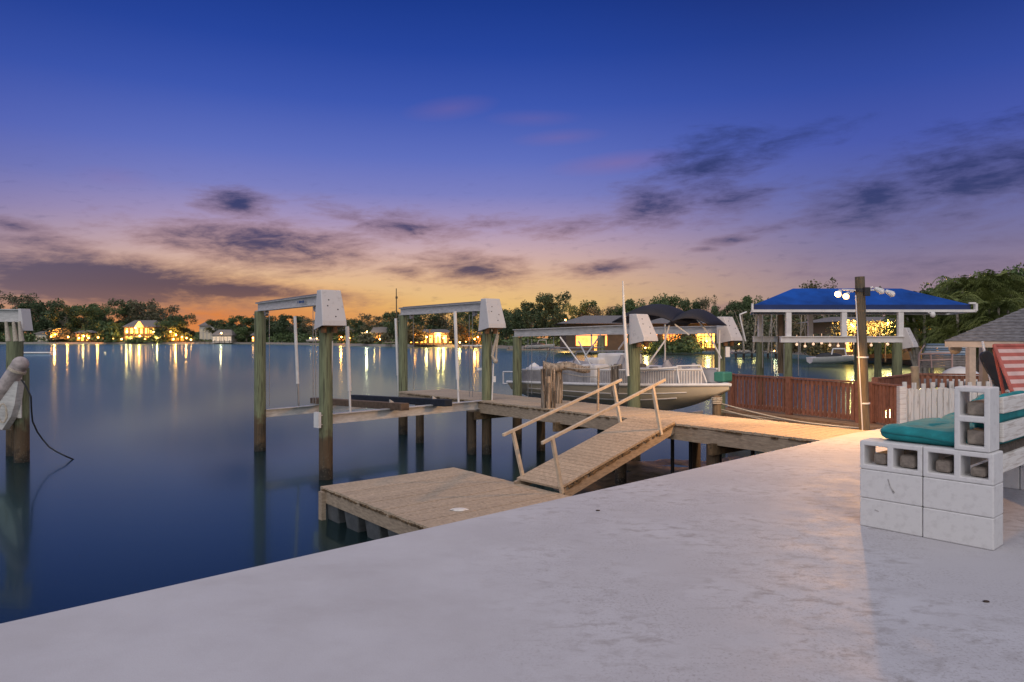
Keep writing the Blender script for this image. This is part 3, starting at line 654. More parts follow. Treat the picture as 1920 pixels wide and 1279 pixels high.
# slatted side panels
for side in (-1, 1):
    pan = MB(); slt = MB(); ral = MB(); prev = None
    for i in range(2, 23):
        t = i/24; p = bp_(t, side*(hb(t)-.10), shz(t)+.02); q = p+UPZ*.27
        if prev and i not in (13,):
            pan.add([prev[0], p, q, prev[1]], [(0, 1, 2, 3)]); ral.tube(prev[1]+UPZ*.015, q+UPZ*.015, .018, .018, 8)
            for k in range(5):
                f = (k+.5)/5; a1 = prev[0].lerp(p, f)+A*side*.014; slt.box(a1+UPZ*.135, (.022, .012, .25), (p-prev[0]))
        prev = (p, q)
    po = pan.build('side_panel', boatw_m, boat); slt.build('slats', grey_m, po); ral.build('rail', pvc_m, boat)
# covered console and windshield, seats
def mound(mb, c, dx, dy, h, ux=U, uy=A, n=10, pw=2.4, top=.0):
    rows = []
    for j in range(n+1):
        ph = j/n; row = []
        for i in range(20):
            th = 2*math.pi*i/20; k = (1-ph**pw)**(1/pw) if ph < 1 else 0; k = max(k, top)
            row.append(Vector(c)+ux*math.cos(th)*dx*k*(1+.05*math.sin(3*th))+uy*math.sin(th)*dy*k+UPZ*h*ph)
        rows.append(row)
    mb.grid(rows, True, True); mb.add(rows[-1], [list(range(20))]); return mb
b_ = MB(); mound(b_, bp_(.30, -.35, .25), .62, .55, .52); b_.build('console_cover', grey_m, boat)
b_ = MB(); mound(b_, bp_(.30, -.93, .45), .34, .04, .20, pw=2); b_.build('windshield', dark_m, boat)
for t, s, h in ((.48, .1, .62), (.74, -.1, .50), (.80, .35, .42)):
    b_ = MB(); mound(b_, bp_(t, s, shz(t)), .26, .3, h, pw=1.25, top=.12); b_.build('covered_seat', grey_m, boat)
for t, s, lx, ly, h in ((.44, -.55, .5, .45, .42), (.60, .6, 1.0, .4, .36), (.10, 0, .5, 1.6, .36), (.70, -.5, .5, .4, .34), (.18, .3, .9, .6, .46), (.40, .5, .8, .7, .66), (.33, .35, .5, .8, .56)):
    b_ = MB(); b_.box(bp_(t, s, shz(t)+h/2), (lx, ly, h), U); b_.build('bench_seat', boatw_m, boat, bevel=.05)
b_ = MB(); mound(b_, bp_(-.05, 0, -.1), .22, .2, .75, pw=2.6); b_.build('outboard_motor', boatw_m, boat)
b_ = MB(); b_.path([bp_(-.10, -.8, .12), bp_(-.10, -.8, .42), bp_(.04, -.8, .45)], .018); b_.path([bp_(-.10, -.8, .12), bp_(.04, -.8, .14)], .018); b_.build('stern_ladder', pvc_m, boat)
b_ = MB(); b_.path([bp_(.86, -.55, .38), bp_(.84, -.5, .72), bp_(.91, -.25, .74), bp_(.93, -.2, .40)], .017); b_.path([bp_(.66, -.98, .62), bp_(.78, -.86, .66), bp_(.86, -.6, .70)], .02); b_.build('bow_rail', pvc_m, boat)
b_ = MB(); b_.box(bp_(.93, .35, .50), (.25, .3, .2), U); b_.build('green_cooler', mat('sea_green_plastic', (.05, .22, .16), .5, .1, 5), boat, bevel=.03)
b_ = MB()
for k in range(7): q = bp_(.12+.1*k, -.4+.12*(k % 3), .62); b_.box(q, (.16+.05*(k % 2), .14, .14+.04*(k % 3)), U)
b_.build('deck_gear', mat('mixed_deck_gear', (.30, .27, .25), .7, .5, 3, island=.6), boat, bevel=.02)
b_ = MB(); b_.path([bp_(.36, -.9, .46), bp_(.39, -.85, .98), bp_(.39, .85, .98), bp_(.36, .9, .46)], .016); b_.path([bp_(.2, -.95, .5), bp_(.24, -.9, 1.05), bp_(.24, .9, 1.05)], .016); b_.build('grab_frame', steel_m, boat)
# bimini
lob = [((1152, 600), (1205, 583), (1255, 574), (1300, 588), (1258, 603)), ]
def canopy(mb, a0, a1, z_e, z_t, depth, Y0, skew=0):
    rows = []
    for i in range(17):
        f = i/16; x0 = a0+(a1-a0)*f; arch = math.sin(math.pi*f)**.75
        row = []
        for j in range(9):
            g = j/8; side = math.sin(math.pi*g)
            row.append(at(x0, 0, Y0).xyz*1.0)
            row[-1] = Vector((((x0-960)/F)*Y0, Y0, z_e+(z_t-z_e)*arch*(.40+.60*side**.5)))+A*(g-.0)*depth*.55+U*(-(g)*.25)
        rows.append(row)
    mb.grid(rows, True); return mb
b_ = MB(); canopy(b_, 1148, 1262, 1.60, 1.99, 2.4, 14.7); can = b_.build('bimini_canvas', black_m, boat); sm = can.modifiers.new('thick', 'SOLIDIFY'); sm.thickness = .02
b_ = MB(); canopy(b_, 1250, 1328, 1.55, 1.88, 1.8, 14.7); can = b_.build('bimini_canvas', black_m, boat); sm = can.modifiers.new('thick', 'SOLIDIFY'); sm.thickness = .02
for pts_ in ([(1256, 606, 15), (1246, 640, 15), (1216, 682, 15)], [(1262, 606, 15), (1292, 628, 15)], [(1297, 586, 15), (1330, 628, 15.2), (1352, 672, 15.3)], [(1247, 608, 16), (1247, 690, 16)], [(1178, 630, 15), (1160, 655, 15.4)],
             [(1050, 632, 15.6), (1088, 683, 15.4)], [(1126, 628, 15.2), (1096, 670, 15.4)], [(1085, 640, 16), (1110, 690, 15.6)]):
    b_ = MB(); b_.path([at(*q) for q in pts_], .018); b_.build('bimini_frame', pvc_m, boat)

# rope lines from the shore pile towards the pole
b_ = MB(); rr = random.Random(2)
for y0, sag in ((757, 8), (768, 10), (772, 4)):
    b_.path([at(1352+(1612-1352)*f, y0+(803-y0)*f+sag*math.sin(math.pi*f)*(1 if y0 < 770 else .4), 13.6-2.9*f) for f in [i/14 for i in range(15)]], .014 if y0 < 770 else .010)
tag(b_.build('mooring_ropes', rope_m, None, base=at(1352, 757, 13.6)), 'slack pale mooring ropes strung from a short pile to the light pole', 'rope')
b_ = MB(); q = at(1344, 775, 13.4); b_.tube((q.x, q.y, WZ-.8), at(1344, 742, 13.4), .085, .08, 16)
tag(b_.build('short_pile', dpile_m, None, base=(q.x, q.y, WZ)), 'short green-brown pile wrapped with rope under the boat bow', 'pile')
b_ = MB()
for k in range(4): b_.path([at(1344+math.cos(a1*.7854)*9, 746+k*3.2+math.sin(a1*.7854)*1.2, 13.4-.1*math.sin(a1*.7854)) for a1 in range(9)], .014)
tag(b_.build('rope_coil', rope_m, None, base=at(1344, 746, 13.4)), 'rope coil round the short pile under the boat bow', 'rope')

# ------------------------------------------------------------------ light pole
pb = gr(1622, 806); pt = at(1612, 519, pb.y)
pole = thing('light_pole', tuple(pb), 'round wooden pole at the patio corner carrying four floodlights', 'light pole')
b_ = MB(); b_.tube(pb-UPZ*.3, pt, .074, .064, 20); b_.build('shaft', pole_m, pole)
b_ = MB(); b_.path([pb+Vector((-.06, -.05, 0)), pb.lerp(pt, .3)+Vector((-.07, -.05, 0)), pb.lerp(pt, .62)+Vector((-.075, -.04, 0)), pb.lerp(pt, .88)+Vector((-.08, -.03, 0))], .008); b_.build('wire', pvc_m, pole)
b_ = MB()
for f in (.17, .47): c = pb.lerp(pt, f); b_.tube(c, c+UPZ*.02, .077, .077, 20)
b_.build('strap', pvc_m, pole)
b_ = MB(); c = pb.lerp(pt, .90); b_.tube(c, c+UPZ*.05, .079, .079, 20); b_.box(c+Vector((.05, -.08, .0)), (.08, .05, .12)); b_.build('clamp', dark_m, pole)
def flood(px, py, dirx, lit, Y):
    c = at(px, py, Y); arm = MB(); arm.path([pb.lerp(pt, .91), c+Vector((-.03*dirx, 0, .02))], .012); arm.build('bracket', pvc_m, pole)
    h = MB(); dr = Vector((dirx*.55, -.6, -.45)).normalized(); h.tube(c, c+dr*.10, .026, .046, 16); o = h.build('flood_lamp', pvc_m, pole)
    g = MB(); g.ball(c+dr*.095, .040, 12, 8); g.build('lamp_glass', bulb_m if lit else boatw_m, o)
    return c+dr*.22
lp = flood(1575, 546, -1, True, pb.y-.05)
flood(1590, 550, -1, True, pb.y+.1); flood(1641, 541, 1, False, pb.y-.05); flood(1661, 546, 1, False, pb.y+.1)
f2 = bpy.data.lights.new('flood_light_two', 'SPOT'); f2.energy = 420; f2.color = (1, .60, .30); f2.shadow_soft_size = .05; f2.spot_size = R(140); f2.spot_blend = .5
fo = bpy.data.objects.new('flood_light_two', f2); sc.collection.objects.link(fo); fo.location = at(1588, 551, pb.y+.35); fo.rotation_euler = Vector((-.12, .9, -.30)).to_track_quat('-Z', 'Y').to_euler()
def lamp(name, loc, e, col, r=.05, parent=None):
    l = bpy.data.lights.new(name, 'POINT'); l.energy = e; l.color = col; l.shadow_soft_size = r
    o = bpy.data.objects.new(name, l); sc.collection.objects.link(o); o.location = loc; return o
fl = bpy.data.lights.new('flood_light', 'SPOT'); fl.energy = 430; fl.color = (1, .49, .15); fl.shadow_soft_size = .05; fl.spot_size = R(152); fl.spot_blend = .35
fo = bpy.data.objects.new('flood_light', fl); sc.collection.objects.link(fo); fo.location = at(1590, 556, pb.y-.30); fo.rotation_euler = Vector((-.60, -.36, -.7)).to_track_quat('-Z', 'Y').to_euler()

# ------------------------------------------------------------------ concrete block bench
FC, NC = gr(1612, 985), gr(1862, 1033)
bu = (NC-FC).normalized(); bv = Vector((-bu.y, bu.x, 0)); bv = bv if bv.y > 0 else -bv
BW, BH = .394, .194
def block_mesh(L_=BW, H_=BH, T_=BH):
    xs = [0, .030, .178, .216, .364, L_]; zs = [0, .032, H_-.032, H_]; holes = {(1, 1), (3, 1)}
    b_ = MB(); cell = lambda i, k: 0 <= i < 5 and 0 <= k < 3 and (i, k) not in holes
    idx = {}
    def V(i, k, y):
        key = (i, k, y)
        if key not in idx: idx[key] = len(b_.v); b_.v.append(Vector((xs[i], y*T_, zs[k])))
        return idx[key]
    def Fc(*q): b_.f.append(list(q)); b_.sm.append(False)
    for i in range(5):
        for k in range(3):
            if not cell(i, k): continue
            Fc(V(i, k, 0), V(i+1, k, 0), V(i+1, k+1, 0), V(i, k+1, 0)); Fc(V(i, k, 1), V(i, k+1, 1), V(i+1, k+1, 1), V(i+1, k, 1))
            if not cell(i-1, k): Fc(V(i, k, 0), V(i, k+1, 0), V(i, k+1, 1), V(i, k, 1))
            if not cell(i+1, k): Fc(V(i+1, k, 0), V(i+1, k, 1), V(i+1, k+1, 1), V(i+1, k+1, 0))
            if not cell(i, k-1): Fc(V(i, k, 0), V(i, k, 1), V(i+1, k, 1), V(i+1, k, 0))
            if not cell(i, k+1): Fc(V(i, k+1, 0), V(i+1, k+1, 0), V(i+1, k+1, 1), V(i, k+1, 1))
    return b_
proto = block_mesh().build('concrete_block', blk_m, bevel=.007)
bm_ = proto.data
def block(label, u, v, z, mode='open'):
    global proto
    o = proto if proto is not None else bpy.data.objects.new('concrete_block', bm_)
    if proto is None:
        sc.collection.objects.link(o); bb = o.modifiers.new('bevel', 'BEVEL'); bb.width = .007; bb.segments = 2; bb.limit_method = 'ANGLE'; bb.angle_limit = R(40)
    proto = None
    x, y = bu, bv; p = FC+bu*u+bv*v+UPZ*z; p.z = z
    if mode == 'open': Mx = Matrix((x, y, UPZ)).transposed()
    elif mode == 'flat': Mx = Matrix((x, -UPZ, y)).transposed(); p = p+UPZ*BH       # cores vertical
    else: Mx = Matrix((UPZ, y, -x)).transposed(); p = p+bu*BH                         # standing on end
    Mx = Mx.to_4x4(); Mx.translation = p; o.matrix_world = Mx
    o['label'] = label; o['category'] = 'concrete block'; o['group'] = 'white painted blocks of the bench'
    return o
g = .003
b_ = MB()
for (u0, z0, u1, z1, w_) in ((.185, .345, .20, .295, .006), (.20, .295, .222, .262, .009), (.215, .27, .225, .258, .014), (.10, .125, .125, .118, .005)):
    p, q = FC+bu*u0+bv*-.0025, FC+bu*u1+bv*-.0025; b_.bar(Vector((p.x, p.y, z0)), Vector((q.x, q.y, z1)), w_, .002, bv)
SCR = b_
block('solid-faced white block in the bottom course, left, farther from the camera', 0, 0, .001, 'flat')
block('solid-faced white block in the bottom course, right, at the nearest bench corner', BW+.005, -.004, .001, 'flat')
block('white block with a grey scratch, middle course on the left', 0, 0, BH+g, 'flat')
sc_ = MB(); sc_.v = SCR.v; sc_.f = SCR.f; sc_.sm = SCR.sm; blk_s = sc_.build('scuff_mark', mat('grey_scuff', (.40, .385, .37), .9, .3, 40))
bpy.context.view_layer.update(); _par = [o for o in bpy.data.objects if o.get('label', '').startswith('white block with a grey scratch')][0]; blk_s.parent = _par; blk_s.matrix_parent_inverse = _par.matrix_world.inverted()
block('smooth white block in the middle course, right, at the nearest bench corner', BW+.005, -.002, BH+g, 'flat')
block('open-cored white block in the third course, left, daylight showing through its first hole', 0, 0, 2*(BH+g)-.001, 'open')
block('open-cored white block in the third course, right, beneath the upright block', BW+.004, 0, 2*(BH+g)-.001, 'open')
block('white block standing upright on end on top of the bench arm', .578, .0, 3*(BH+g)-.001, 'up')
for k, (u_, z_, md, lb) in enumerate(((.0, .001, 'flat', 'far bench end, left bottom block seen behind the near arm'), (BW+.005, .001, 'flat', 'white bottom block of the far bench end at the right picture edge'),
    (0, BH+g, 'flat', 'far bench end, left middle block hidden behind the cushion'), (BW+.005, BH+g, 'flat', 'white middle-course block of the far bench end at the right picture edge'),
    (BW+.004, 2*(BH+g)-.001, 'open', 'open block of the far bench end carrying the seat beams'))):
    block(lb, u_, 2.2, z_, md)
ztop = 3*(BH+g)
def bpt(u, v, z): p = FC+bu*u+bv*v; return Vector((p.x, p.y, z))
for k, (u, w_, h_) in enumerate(((.104+.012, .088, .078), (.290, .10, .086), (BW+.004+.104, .092, .080), (BW+.004+.300, .09, .060))):
    b_ = MB(); z0 = 2*(BH+g)+.034; b_.box(bpt(u, .035+1.15, z0+h_/2), (2.3, w_, h_), bv)
    tag(b_.build('seat_beam', timber_m, None, base=bpt(u, .04, z0), bevel=.02), ['grey timber end in the first hole from the left of the bench arm', 'rounded grey timber end in the second hole of the bench arm', 'rounded grey timber end in the third hole of the bench arm', 'thin grey timber end low in the fourth hole under the upright block'][k], 'timber', 'bench beams')
for k, (zc, h_) in enumerate(((ztop+.10, .09), (ztop+.278, .085))):
    b_ = MB(); b_.box(bpt(.578+.105, .05+1.15, zc-.02), (2.3, .10, h_), bv)
    tag(b_.build('back_beam', timber_m, None, base=bpt(.68, .05, zc), bevel=.012), ['grey timber in the lower hole of the upright block', 'grey timber in the upper hole of the upright block'][k], 'timber', 'bench back beams')
for k, (z0, z1) in enumerate(((.445, .555), (.635, .755), (.815, .915))):
    b_ = MB(); b_.box(bpt(.775, 1.24, (z0+z1)/2), (2.05, .025, z1-z0), bv)
    tag(b_.build('bench_board', slat_m, None, base=bpt(.78, .2, z0), bevel=.004), ['lowest chipped white board along the bench back, at seat height', 'middle chipped white board across the bench back', 'top chipped white board across the bench back'][k], 'board', 'white boards of the bench back')
def cushion(name, c, sx_, sy_, sz_, ax, ay, az, label, seed, group=None, p=3.2):
    b_ = MB(); n, m = 44, 26; rows = []
    for j in range(m+1):
        ph = -math.pi/2+math.pi*j/m; row = []
        for i in range(n):
            th = 2*math.pi*i/n
            f = lambda v, e: math.copysign(abs(v)**e, v)
            e = 2/p
            x = f(math.cos(ph), e*.9)*f(math.cos(th), e*.55); y = f(math.cos(ph), e*.9)*f(math.sin(th), e*.55); z = f(math.sin(ph), .75)
            q = Vector(c)+ax*x*sx_/2+ay*y*sy_/2+az*(z*sz_/2*(.62+.22*(x+1)) if az is UPZ and z > 0 else z*sz_/2)
            k = mnoise.noise(q*3.3+Vector((seed, 0, 0)))*.045-abs(mnoise.noise(q*7+Vector((seed, 3, 0))))*.028+mnoise.noise(q*17+Vector((seed, 3, 0)))*.006
            row.append(q+az*k*(1 if z > -.2 else .1)+ax*k*.3)
        rows.append(row)
    b_.grid(rows, True, True)
    o = tag(b_.build(name, teal_m, None, base=Vector(c)), label, 'cushion', group)
    e_ = rows[m//2]; pb2 = MB(); pb2.path(e_+[e_[0]], .0055, 6); pb2.build('piping', mat('dark_teal_piping', (.006, .15, .16), .8, .2, 9), o)
    return o
cushion('seat_cushion', bpt(.36, .64, ztop+.048), .62, 1.15, .15, bu, bv, UPZ, 'plump teal seat cushion bulging over the left end of the bench', 1, 'teal bench cushions')
cushion('seat_cushion', bpt(.36, 1.72, ztop+.048), .60, 1.0, .15, bu, bv, UPZ, 'teal seat cushion at the far end of the bench behind the plump one', 4, 'teal bench cushions')
cushion('back_cushion', bpt(.68, .74, ztop+.175), .15, 1.05, .36, bu, bv, UPZ, 'teal back cushion behind the white boards, beside the upright block', 2, 'teal bench cushions')
cushion('back_cushion', bpt(.68, 1.78, ztop+.17), .15, .98, .36, bu, bv, UPZ, 'farther teal back cushion behind the white boards at the picture edge', 6, 'teal bench cushions')
cushion('pillow', bpt(.52, .85, ztop+.17), .12, .45, .24, (bu+UPZ*.5).normalized(), bv, (UPZ-bu*.5).normalized(), 'small teal pillow leaning against the inside of the bench back', 8)

# ------------------------------------------------------------------ picket fence
f0, f1 = gr(1690, 803.5), gr(1860, 799)
fn = (f1-f0).normalized(); fen = thing('picket_fence', tuple(f0), 'low whitewashed picket fence of chipped boards behind the block bench', 'fence')
b_ = MB(); LF = (f1-f0).length; rr = random.Random(6); k = 0; x = .06
while x < LF:
    hgt = .56+rr.uniform(-.015, .015); wv = .085
    c = f0+fn*x+Vector((0, rr.uniform(-.004, .004), 0))
    b_.prism([c-fn*wv/2, c+fn*wv/2, c+fn*wv/2+UPZ*(hgt), c+fn*wv*.0+UPZ*(hgt+.012), c-fn*wv/2+UPZ*hgt], (0, .018, 0)); x += .096
b_.build('front_pickets', pick_m, fen)
b_ = MB(); x = .10
while x < LF:
    hgt = .64+rr.uniform(-.02, .02); c = f0+fn*x+Vector((0, .07, 0)); b_.prism([c-fn*.035, c+fn*.035, c+fn*.035+UPZ*hgt, c-fn*.035+UPZ*hgt], (0, .018, 0)); x += .155
b_.build('rear_pickets', pick_m, fen)
b_ = MB()
for z in (.14, .42): b_.bar(f0+UPZ*z+Vector((0, .045, 0)), f1+UPZ*z+Vector((0, .045, 0)), .03, .06)
b_.build('rail', slat_m, fen)
b_ = MB(); b_.box(f0+Vector((-.0, .0, .30)), (.09, .09, .60)); b_.build('post', slat_m, fen, bevel=.004)

# ------------------------------------------------------------------ neighbour's red-brown deck and railing
ra_, rb_, rc_ = at(1372, 705, 18.6), at(1612, 714, 15.4), at(1700, 719.5, 14.3)
ZT = .34
def railing(name, pts_, ztop_, zbot, label, posts, step=.115):
    root = thing(name, (pts_[0].x, pts_[0].y, zbot), label, 'railing')
    for a_, c_ in zip(pts_, pts_[1:]):
        a0, c0 = Vector((a_.x, a_.y, 0)), Vector((c_.x, c_.y, 0)); dr = (c0-a0).normalized(); L_ = (c0-a0).length
        b_ = MB(); b_.bar(a0+UPZ*ztop_, c0+UPZ*ztop_, .13, .035); b_.bar(a0+UPZ*(ztop_-.075), c0+UPZ*(ztop_-.075), .04, .09); b_.bar(a0+UPZ*(zbot+.09), c0+UPZ*(zbot+.09), .04, .07); b_.build('rail', red_m, root)
        b_ = MB(); x = .07; sd = Vector((dr.y, -dr.x, 0))*.04
        while x < L_-.05:
            p = a0+dr*x+sd; b_.box(p+UPZ*((ztop_+zbot)/2), (.075, .022, ztop_-zbot-.06), dr); x += step
        b_.build('balusters', red_m, root)
        for i in range(posts+1):
            p = a0.lerp(c0, i/posts); b_ = MB(); b_.box(p+UPZ*((ztop_+zbot)/2-.1)+sd*.4, (.12, .13, ztop_-zbot+.26), dr); b_.build('post', red_m, root)
    return root
railing('deck_railing', [ra_, rb_], ZT, -.52, 'long red-brown slatted railing between the boat bow and the light pole', 2)
railing('deck_railing', [rb_+Vector((.22, -.1, 0)), rc_], ZT-.02, -.52, 'short red-brown slatted railing right of the light pole, behind the picket fence', 1)
nd = thing('neighbour_deck', (8, 15.5, WZ), 'low reddish plank deck behind the red-brown railing', 'dock')
b_ = MB(); rdv = (Vector((rc_.x, rc_.y, 0))-Vector((ra_.x, ra_.y, 0))); rdn = rdv.normalized(); rbk = Vector((-rdn.y, rdn.x, 0)); rbk = rbk if rbk.x > 0 else -rbk
nd_m = mat('brown_decking', (.34, .20, .11), .75, .3, 3, (5, 5, 5), .2, island=.2)  # plain brown boards, tone varying from board to board
o0 = Vector((ra_.x, ra_.y, 0))-rbk*.35
planks(b_, o0-rdn*.3, rdn, rbk, rdv.length+9, 1.9, -.53); b_.build('decking', nd_m, nd)
b_ = MB(); b_.bar(o0+UPZ*-.66-rdn*.3, o0+rdn*(rdv.length+8)+UPZ*-.66, .05, .19); b_.build('stringer', nd_m, nd)
for s in (0.3, 2.6, 5.0, 7.2): p = o0+rdn*s+rbk*.1; pile(nd, p.x, p.y, -.75, .10, dpile_m)
r2a, r2b = at(1640, 712, 16.5), at(1712, 705, 18.5); r2c = at(2050, 709, 17.5)
railing('deck_railing', [r2a, r2b], .35, -.45, 'faded brown railing running back from the light pole towards the pile stub', 1)
railing('deck_railing', [r2b, r2c], .36, -.25, 'long low brown railing beyond the picket fence and gazebo post', 3, .13)
b_ = MB(); b_.tube(at(1717, 730, 16.5), at(1715, 687, 16.5), .085, .085, 16)
tag(b_.build('pile_stub', mat('sawn_pale_pile', (.42, .33, .22), .8, .25, 6), None, base=at(1717, 730, 16.5)), 'pale sawn-off pile top above the brown railing', 'pile')
gp_ = MB(); gp_.add([(corner.x+.3, corner.y+.08, -.3), (20, corner.y+.6, -.3), (24, 34, -.3), (rc_.x+.4, rc_.y-.6, -.3)], [(0, 1, 2, 3)])
kind(gp_.build('neighbour_ground', mat('sandy_ground', (.30, .21, .13), .9, .4, 2, bump=.3)), 'structure')

# ------------------------------------------------------------------ blue canopy lift
YB = 19.6; yb2 = 21.9
bz = at(0, 583, YB).z
cl = thing('canopy_boat_lift', (9.5, 21, WZ), 'boat lift under a royal blue hipped canopy on white posts', 'boat lift')
xl, xr = at(1410, 0, YB).x, at(1828, 0, YB).x
rl_, rr_ = at(1487, 541, 20.7), at(1690, 541, 20.7); bsh = .75
v0, v1 = .12, bz+.17
cor = [Vector((xl+.06, YB, v1)), Vector((xr-.12, YB, v1)), Vector((xr-.12+bsh, yb2, v1)), Vector((xl+.06+bsh, yb2, v1))]
b_ = MB()
def sagpanel(mb, quad, sag=.05, n=10):
    a_, b__, c_, d_ = quad; rows = []
    for j in range(n+1):
        g_ = j/n; l = a_.lerp(d_, g_); r = b__.lerp(c_, g_)
        rows.append([l.lerp(r, i/12)-UPZ*sag*math.sin(math.pi*g_)*abs(math.sin(math.pi*i/12*3)) for i in range(13)])
    mb.grid(rows, True)
sagpanel(b_, (cor[0], cor[1], rr_, rl_)); sagpanel(b_, (cor[2], cor[3], rl_, rr_)); sagpanel(b_, (cor[1], cor[2], rr_, rr_+UPZ*.001)); sagpanel(b_, (cor[3], cor[0], rl_, rl_+UPZ*.001))
b_.build('canopy', blue_m, cl)
b_ = MB()
b_.grid([cor+[cor[0]], [p-UPZ*.155 for p in cor]+[cor[0]-UPZ*.155]], False); b_.build('valance', navy_m, cl)
b_ = MB(); fr_c = [Vector((xl, YB-.03, bz)), Vector((xr, YB-.03, bz)), Vector((xr+bsh, yb2+.03, bz)), Vector((xl+bsh, yb2+.03, bz))]
for a_, c_ in zip(fr_c, fr_c[1:]+fr_c[:1]): b_.bar(a_, c_, .06, .07)
b_.bar(fr_c[1]+UPZ*.0, fr_c[1]+UPZ*.20, .06, .1, Vector((0, 1, 0))); b_.bar(fr_c[0], fr_c[0]+UPZ*.2, .05, .05, Vector((0, 1, 0)))
b_.bar(fr_c[1]+UPZ*.21, fr_c[1]+UPZ*.21-Vector((.18, 0, .0)), .05, .05); b_.build('canopy_frame', pvc_m, cl)
b_ = MB()
for k in range(5): xk = rl_.x+(rr_.x-rl_.x)*k/4; b_.path([Vector((xk, YB+.05, v1-.12)), Vector((xk, 20.7, rl_.z-.14)), Vector((xk+bsh, yb2-.05, v1-.12))], .018)
b_.bar(rl_-UPZ*.14, rr_-UPZ*.14, .04, .04); b_.build('bow_frame', pvc_m, cl)
for px in (1478, 1582, 1688):
    for Y in (YB, yb2-.1):
        p = at(px, 583, YB); b_ = MB(); b_.box((p.x, Y, (bz-.04+1.32)/2), (.14, .10, bz-.04-1.32)); b_.build('canopy_post', pvc_m, cl)
bmz = at(0, 637, YB).z
for Y in (YB, yb2-.1):
    a_, c_ = Vector((at(1463, 0, YB).x, Y, bmz)), Vector((at(1692, 0, YB).x, Y, bmz)); b_ = MB(); b_.bar(a_, c_, .10, .15); b_.bar(a_+UPZ*.085, c_+UPZ*.085, .2, .02); b_.build('top_beam', pvc_m, cl)
for px, Y, r in ((1477, YB, .125), (1646, YB+.9, .10), (1682, YB, .135), (1477, yb2-.1, .12), (1682, yb2-.1, .12)):
    p = at(px, 0, YB if Y == YB else Y-.0) if Y != yb2-.1 else Vector((at(px, 0, YB).x, Y, 0)); pile(cl, p.x, Y, bmz-.09, r)
motor_cover(cl, Vector((at(1700, 0, YB).x, YB, .95)), Vector((.6, -.8, 0)), .62, .3, tilt=-.1)
for px, y0, y1 in ((1470, 645, 715), (1497, 640, 705), (1447, 590, 700), (1430, 590, 690)):
    b_ = MB(); b_.tube(at(px, y0, YB-.2), at(px, y1, YB-.2), .009, .009, 6); b_.build('cable', steel_m, cl)
b_ = MB(); b_.path([at(1400, 585, 19), at(1387, 590, 19), at(1390, 606, 19), at(1398, 640, 19)], .02); tag(b_.build('bent_pipe', pvc_m, None, base=at(1398, 640, 19)), 'bent white pipe hanging left of the blue canopy', 'pipe')
b_ = MB(); b_.tube(at(1464, 700, 20.5), at(1464, 590, 20.5), .09, .08, 14)
tag(b_.build('old_pile', dpile_m, None, base=(at(1464, 700, 20.5).x, 20.5, WZ)), 'slim brown pile beside the green pile of the canopy lift', 'pile')
# under-canopy gull figure: small white lamp
b_ = MB(); b_.ball(at(1749, 590, YB-.1), .07, 10, 6, (1, 1, 1.2)); b_.tube(at(1740, 586, YB-.1), at(1749, 590, YB-.1), .015, .015, 6)
tag(b_.build('hanging_lamp', pvc_m, None, base=at(1749, 590, YB)), 'small white lamp hanging under the right end of the blue canopy', 'lamp')

# ------------------------------------------------------------------ gazebo at right
gL = at(1770, 640, 14.0); eave = 1.225
gz = thing('gazebo', (gL.x, gL.y, -.5), 'grey shingled hip roof on pale posts cut by the right picture edge', 'gazebo')
c4 = [gL, gL+U*4.2, gL+U*4.2+A*4.2, gL+A*4.2]; c4 = [Vector((p.x, p.y, eave)) for p in c4]
ap = (c4[0]+c4[2])/2; ap.z = 2.52
b_ = MB()
for a_, c_ in zip(c4, c4[1:]+c4[:1]):
    n = 22
    for j in range(n):
        f, g_ = j/n, (j+1)/n; up_ = UPZ*.014
        b_.add([a_.lerp(ap, f)+up_, c_.lerp(ap, f)+up_, c_.lerp(ap, g_), a_.lerp(ap, g_)], [(0, 1, 2, 3)])
        b_.add([a_.lerp(ap, f), c_.lerp(ap, f), c_.lerp(ap, f)+up_, a_.lerp(ap, f)+up_], [(0, 1, 2, 3)])
b_.build('roof', mat('slate_grey_shingles', (.17, .165, .17), .85, .5, 9, (1, 1, 5), .5), gz)
b_ = MB(); ins = [p+(Vector((ap.x, ap.y, p.z))-p)*.01 for p in c4]
for a_, c_ in zip(ins, ins[1:]+ins[:1]): b_.bar(a_-UPZ*.06, c_-UPZ*.06, .03, .11)
b_.build('fascia', mat('peach_fascia', (.55, .45, .36), .7, .15, 4), gz)
b_ = MB(); b_.add([p-UPZ*.005 for p in ins], [(0, 1, 2, 3)]); b_.build('ceiling', slat_m, gz)
gpm = mat('gazebo_post_paint', (.52, .43, .35), .7, .2, 5)
for p in (at(1820, 0, 13.6), c4[0].lerp(c4[1], .93), c4[3].lerp(c4[0], .5), c4[2]*.94+ap*.06, c4[3]*.93+ap*.07):
    b_ = MB(); b_.box((p.x, p.y, (eave-.12-.5)/2), (.12, .12, eave-.12+.5)); b_.build('post', gpm, gz)
b_ = MB(); b_.ball(at(1791, 652, 14.3), .14, 8, 5, (1, .4, 1)); tag(b_.build('star_lantern', mat('cream_paper', (.62, .48, .34), .7, .2, 8), None, base=at(1791, 652, 14.3)), 'pale star-shaped lantern hanging at the gazebo eave corner', 'lantern')

